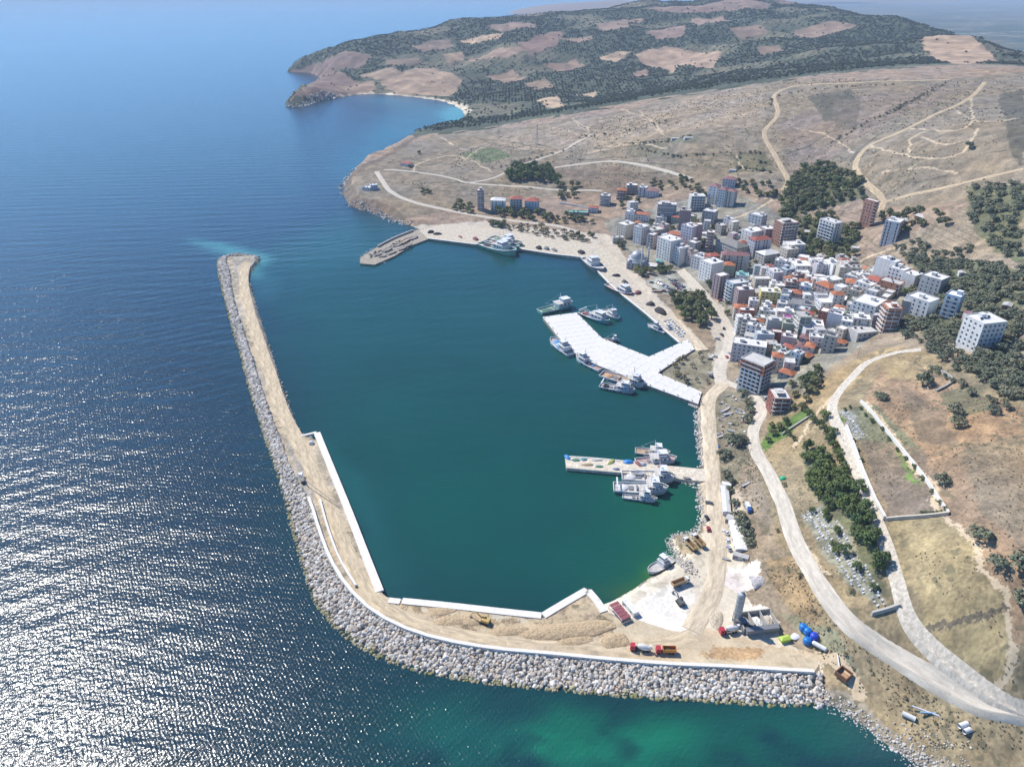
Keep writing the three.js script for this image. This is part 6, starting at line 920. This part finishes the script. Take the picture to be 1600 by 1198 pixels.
grove('695,312 742,322 742,338 715,334', 'broadleaf', 8, 6, 9, 'beside the coast road', 0.75); grove('772,328 870,336 925,345 935,352 860,348 780,338', 'broadleaf', 8, 6, 10, 'behind the western quay', 0.8); grove('870,290 905,290 905,310 875,312', 'broadleaf', 9, 7, 10, 'beside the lane', 0.8); grove('655,292 675,302 668,310 652,302', 'broadleaf', 7, 5, 7, 'on the cape', 0.6); grove('628,345 652,350 650,358 632,356', 'broadleaf', 7, 6, 9, 'at the root of the mole', 0.9);
grove('1250,262 1305,256 1345,285 1350,308 1300,322 1255,332 1228,342 1218,312', 'broadleaf', 7.2, 7, 11, 'in the green gully', 0.92);
grove('1205,332 1300,338 1345,355 1335,400 1270,420 1250,372 1222,352', 'broadleaf', 7.5, 6, 10, 'among the upper houses', 0.9); grove('1340,312 1380,322 1460,330 1485,352 1400,365 1378,345', 'broadleaf', 8, 6, 9, 'below the ridge road', 0.8); grove('1385,385 1440,375 1520,385 1500,410 1440,420 1420,410', 'olive', 7, 5, 8, 'on the terraces above town', 0.75);
grove('1512,292 1600,288 1600,415 1540,380 1512,335', 'olive', 6.8, 6, 9, 'in the upper olive orchard', 0.85); grove('1425,400 1500,405 1600,425 1600,630 1490,565 1555,560 1500,535 1440,520 1412,495 1445,450', 'olive', 5.6, 5.5, 8.5, 'in the olive grove east of town', 0.88); grove('1392,500 1470,520 1555,565 1600,605 1600,640 1480,570 1400,520', 'olive', 5.6, 5, 8, 'along the edge of the olive grove', 0.8);
grove('1345,435 1365,452 1350,470 1325,465', 'broadleaf', 8, 6, 9, 'in the town gardens', 0.7); grove('1375,455 1420,450 1440,462 1400,470', 'broadleaf', 8, 6, 9, 'in the upper town gardens', 0.8); grove('1310,470 1345,480 1335,492 1318,490', 'broadleaf', 7, 6, 9, 'beside the white canopy roof', 0.9); grove('1305,512 1330,515 1325,530 1300,532', 'broadleaf', 7, 6, 8, 'at the foot of the middle streets', 0.9);
grove('1235,600 1262,585 1300,568 1292,598 1255,640 1225,655', 'broadleaf', 6.5, 5, 9, 'in the gully below the town', 0.85); grove('1150,572 1172,575 1178,600 1160,598', 'broadleaf', 7, 6, 8, 'at the foot of the brick-topped block', 0.8); grove('1130,470 1142,478 1150,520 1140,545 1134,510', 'broadleaf', 7, 5, 8, 'along the waterfront street', 0.75); grove('1095,425 1122,440 1130,470 1112,460', 'broadleaf', 8, 6, 9, 'facing the car park', 0.75);
grove('1000,285 1060,275 1120,300 1080,305 1040,300', 'broadleaf', 9, 5, 8, 'under the white lane', 0.5); grove('1080,290 1105,300 1100,312 1082,310', 'broadleaf', 8, 5, 8, 'beside the lane top', 0.6); grove('1150,282 1222,295 1225,315 1180,305 1155,300', 'broadleaf', 8, 6, 9, 'below the terraced fields', 0.8); grove('1050,385 1095,390 1090,410 1060,408', 'broadleaf', 10, 5, 7, 'between the centre blocks', 0.3); grove('975,300 1010,305 990,330 965,330', 'broadleaf', 9, 6, 8, 'between the northern houses', 0.6);
grove('1258,704 1280,704 1302,738 1332,742 1352,770 1366,835 1395,935 1372,918 1340,850 1300,800 1262,760', 'pine', 4.6, 5.5, 9, 'in the cemetery wood', 0.9); grove('1265,795 1300,810 1340,880 1380,935 1370,940 1320,890 1280,830', 'pine', 4.6, 3.2, 6, 'among the lower graves', 0.55);
single('1262,650 1270,660 1280,668 1288,675 1295,690 1302,700 1308,712 1288,655 1300,680 1312,722 1318,735', 'pine', 5.5, 'in the line beside the cemetery road');
single('1320,642 1328,638 1345,640 1352,650 1362,660 1378,672 1388,688 1402,705 1415,718 1428,732 1440,750 1455,770 1468,788 1476,798', 'pine', 2.6, 'along the upper wall of the walled field'); single('1334,690 1340,705 1346,722 1352,738 1358,752 1364,768 1370,785 1376,798', 'pine', 2.4, 'inside the lower wall of the walled field'); single('1440,803 1446,803 1452,803 1458,802 1464,802 1470,801', 'pine', 1.6, 'in the short row at the corner of the walled field');
single('1442,602,11 1374,622,7.5 1380,624,7 1490,650,10.5 1496,664,10 1552,645,8 1470,755,8.5 1530,842,9.5 1558,885,8 1592,892,9 1594,945,8 1310,608,7 1515,232,10 1428,340,7', 'olive', 8, 'standing alone in the dry fields');
single('1145,606,10 1152,612,10 1160,618,9 1168,632,9 1172,645,8 1168,660,8 1140,690,8 1152,695,9 1160,692,8 1130,715,8 1126,738,8 1134,745,6 1140,770,6 1148,790,6 1154,812,8 1160,826,9 1166,838,7 1170,850,6 1144,756,5', 'olive', 7, 'between the harbour road and the main road'); single('1231,680,4 1240,688,3.5', 'pine', 4, 'on the bare patch above the main road'); single('1200,690,5 1208,680,6 1218,672,6 1228,664,6 1206,668,5', 'broadleaf', 5, 'on the green bank by the main road bend');
single('1105,598 1112,606', 'dry', 4, 'beside the pier root'); single('1290,930 1300,935 1345,985 1270,955 1250,900 1225,760 1330,925 1215,830', 'dry', 3, 'on the slope under the cemetery'); single('700,200 715,195 735,185 745,192 655,240 640,262', 'broadleaf', 7, 'above the bay');
// hedges of thorn between the plots
for (const [s, n] of [['1295,225 1330,205 1360,188 1385,178 1405,168 1440,150 1470,135', 46], ['1205,165 1215,150 1260,142 1300,138 1400,132', 26], ['905,215 985,203 1040,190', 16], ['1000,232 1060,245 1140,238 1195,240', 22], ['1150,262 1208,270', 12], ['780,262 830,248 880,236', 14], ['1450,575 1500,600 1580,642', 20], ['1035,222 1080,212', 10], ['985,225 1040,222', 10]]) { const p = smoothPath(G(s), 2), st = p.length / n; for (let k = 0; k < n; k++) { const q = p[Math.min(p.length - 1, Math.floor((k + rnd()) * st))]; plant(q[0] + rr(-2.5, 2.5), q[1] + rr(-2.5, 2.5), rr(2.5, 5.5), 'olive', 'in the thorn hedges between the fields'); } }
grove('1150,246 1195,246 1212,266 1158,268', 'olive', 11, 3.5, 6, 'in the small hill orchard', 0.7); grove('690,225 790,255 760,270 690,262', 'dry', 22, 2, 4, 'scattered on the cape', 0.4); grove('1210,900 1260,890 1330,990 1400,1060 1330,1050 1250,960', 'dry', 9, 1.4, 2.8, 'dotted over the slope above the yard', 0.5); grove('1390,1040 1520,1110 1500,1160 1420,1120', 'dry', 7, 1.2, 2.4, 'dotted over the shore below the road', 0.5);
grove('1000,350 1120,340 1210,370 1300,400 1400,440 1390,500 1300,540 1240,600 1190,590 1150,520 1100,430', 'broadleaf', 8, 4, 7, 'squeezed between the town houses', 0.5);
trees.sort((a, b) => a.d - b.d);
const quota = { broadleaf: 300, olive: 300, pine: 300, dry: 300 }, surplus = {};
trees.forEach(t => {
  const K = KINDS[t.kind], gi = Math.floor(rnd() * 3), mi = Math.floor(rnd() * 6), turn = rr(0, 6.28), w = t.size * rr(0.9, 1.12), h = t.size * K.tall * rr(0.85, 1.15);
  if (quota[t.kind]-- > 0) { const small = t.size < 3.2, look = `${['', 'pale ', 'dark '][mi % 3]}${t.size > 8 ? 'big ' : t.size < 5.5 ? 'small ' : ''}`, g = thing(small ? K.name.replace('tree', 'shrub') : K.name, `${look}${small ? K.word.replace('tree', 'shrub') : K.word} ${t.where}`, small ? 'shrub' : 'tree', `${K.word.split(' ').pop() === 'tree' ? K.word : 'tree'}s ${t.where}`, t.x, t.y, t.z, turn); const c = mesh('crown', K.geos[gi], K.mats[mi], g); c.position.y = h * 0.52; c.scale.set(w, h, w); const k = mesh('trunk', trunkGeo, barkMat, g); k.scale.set(w, h, w); k.position.y = -0.1; }
  else { const key = `${t.kind}${gi}${mi}`; (surplus[key] ||= { K, gi, mi, list: [] }).list.push([t, turn, w, h]); }
});
for (const k in surplus) { const { K, gi, mi, list } = surplus[k], im = shadows(new THREE.InstancedMesh(K.geos[gi], K.mats[mi], list.length)); im.name = numbered(K.name + '_thicket'); list.forEach(([t, a, w, h], i) => im.setMatrixAt(i, M4.compose(V4.set(t.x, t.y + h * 0.45, t.z), Q4.setFromEuler(E4.set(0, a, 0)), S4.set(w, h, w)))); im.userData = { kind: 'stuff' }; scene.add(im); }
// orchards and woods on the far hills
{
  const geo = [21, 22].map(s => crownGeometry(s, 5, 22, 0.8, 0.1)), ms = [leafMat(0.09, 0.105, 0.065), leafMat(0.115, 0.125, 0.085)], lists = [[], []]; seed = 99;
  for (let k = 0; k < 90000 && lists[0].length + lists[1].length < 34000; k++) {
    const z = -Math.pow(rr(0, 1), 0.8) * 2300 - 1330, x = rr(-0.5, 0.86) * -z; if (!fieldC.has(x, z)) continue; const px = Math.round(x / 7.5) * 7.5 + rr(-1.2, 1.2), pz = Math.round(z / 7.5) * 7.5 + rr(-1.2, 1.2), y = ground(px, pz); if (y < 3) continue;
    if (FAR.some(f => f.poly && inside(f.poly, px, pz)) && rnd() > 0.03) continue; if (fbm(px * 0.004 + 9, pz * 0.006, 3) > 0.56 && rnd() > 0.2) continue; if (ops[0] && inside(ops[0].poly, px, pz)) continue;
    lists[k & 1].push([px, y, pz, rr(3.6, 6.4)]);
  }
  lists.forEach((l, q) => { const im = shadows(new THREE.InstancedMesh(geo[q], ms[q], l.length)); im.name = numbered('far_orchard'); l.forEach(([x, y, z, s], i) => im.setMatrixAt(i, M4.compose(V4.set(x, y + s * 0.3, z), Q4.setFromEuler(E4.set(0, rr(0, 6), 0)), S4.set(s * 1.2, s, s * 1.2)))); im.userData = { kind: 'stuff' }; scene.add(im); });
}
// dry scrub and grass tussocks over the open slopes
{
  seed = 2024; const geo = [31, 32].map(s => crownGeometry(s, 4, 9, 0.6, 0.17)), ms = [leafMat(0.26, 0.215, 0.14), leafMat(0.17, 0.16, 0.1)], lists = [[], []];
  const sow = (s, n, lo, hi, k) => { const poly = G(s), xs = poly.map(p => p[0]), zs = poly.map(p => p[1]); for (let i = 0, m = 0; i < n * 12 && m < n; i++) { const x = rr(Math.min(...xs), Math.max(...xs)), z = rr(Math.min(...zs), Math.max(...zs)); if (!inside(poly, x, z) || vnoise(x * k, z * k + 60) + 0.5 * vnoise(x * k * 4, z * k * 4) < 0.72 || blocked(x, z, 0.5)) continue; m++; if (roadLines.some(([p, w]) => p.some((q, j) => j % 2 === 0 && Math.abs(q[0] - x) < w / 2 + 0.8 && Math.abs(q[1] - z) < w / 2 + 0.8))) continue; const y = ground(x, z); if (y > 1.6) lists[rnd() < 0.55 ? 0 : 1].push([x, y, z, rr(lo, hi)]); } };
  sow('1185,760 1200,700 1300,620 1400,555 1470,570 1600,640 1600,1110 1480,1060 1330,960 1250,860', 1200, 0.35, 0.9, 0.05); sow('1190,890 1245,880 1330,985 1470,1075 1600,1125 1600,1170 1450,1170 1340,1100 1240,960', 900, 0.35, 0.9, 0.07); sow('560,270 640,240 830,205 1000,175 1200,130 1500,125 1600,118 1600,280 1380,320 1230,290 1100,270 900,290 700,310', 3000, 0.7, 2.2, 0.03); sow('1130,620 1165,640 1195,760 1185,860 1150,760', 300, 0.4, 1, 0.08);
  lists.forEach((l, q) => { const im = shadows(new THREE.InstancedMesh(geo[q], ms[q], l.length)); im.name = numbered('dry_scrub'); l.forEach(([x, y, z, s], i) => im.setMatrixAt(i, M4.compose(V4.set(x, y + s * 0.16, z), Q4.setFromEuler(E4.set(0, rr(0, 6), 0)), S4.set(s * 1.3, s, s * 1.3)))); im.userData = { kind: 'stuff' }; scene.add(im); });
}
// boulders and rubble along the natural shores
{
  const lists = [[], [], [], [], [], []]; seed = 777; const shore = (s, n, w, lo, hi) => { const p = smoothPath(P(s), 2); for (let k = 0; k < n; k++) { const q = p[Math.floor(rnd() * p.length)], x = q[0] + rr(-w, w), z = q[1] + rr(-w, w); lists[k % 6].push([x, Math.max(ground(x, z), -0.3), z, rr(lo, hi) * (rnd() < 0.1 ? 1.5 : 1)]); } };
  shore('1092,628 1090,650 1092,680 1096,715 1098,745', 320, 2.4, 0.7, 1.7); shore('1060,750 1080,756 1092,765 1093,790 1096,815 1085,834', 260, 2.2, 0.6, 1.5); shore('1085,834 1055,836 1045,845 1058,868', 160, 2, 0.5, 1.3); shore('1050,866 1065,880 1082,902', 150, 3, 0.5, 1.4); shore('1284,1096 1330,1118 1360,1140 1400,1170 1450,1200', 620, 3.6, 0.3, 1.0); shore('1400,1160 1450,1180 1500,1190', 160, 6, 0.25, 0.8); shore('538,306 537,290 547,275 560,262 580,255 610,240', 260, 6, 1, 3.4); shore('545,320 580,330 618,346 640,352', 200, 5, 1, 2.8); shore('564,405 590,412 620,398 650,380', 170, 2.5, 0.8, 1.8); shore('566,400 590,386 620,370 650,358', 170, 3, 0.8, 2); shore('447,167 470,166 500,157 530,152', 150, 10, 2, 7);
  const tonal = [[0.42, 0.38, 0.32], [0.5, 0.47, 0.42], [0.34, 0.3, 0.26], [0.56, 0.53, 0.48]]; lists.forEach((l, q) => { const im = shadows(new THREE.InstancedMesh(stoneGeos[q], plainStone, l.length)); im.name = numbered('shore_rubble'); l.forEach(([x, y, z, s], i) => { im.setMatrixAt(i, M4.compose(V4.set(x, y, z), Q4.setFromEuler(E4.set(rr(0, 6), rr(0, 6), rr(0, 6))), S4.set(s, s * 0.8, s))); im.setColorAt(i, lin(...pick(tonal))); }); im.userData = { kind: 'stuff' }; scene.add(im); });
}
scene.traverse(o => { if (o.isMesh && o !== sky) o.castShadow = o.receiveShadow = true; });
renderer.render(scene, camera);
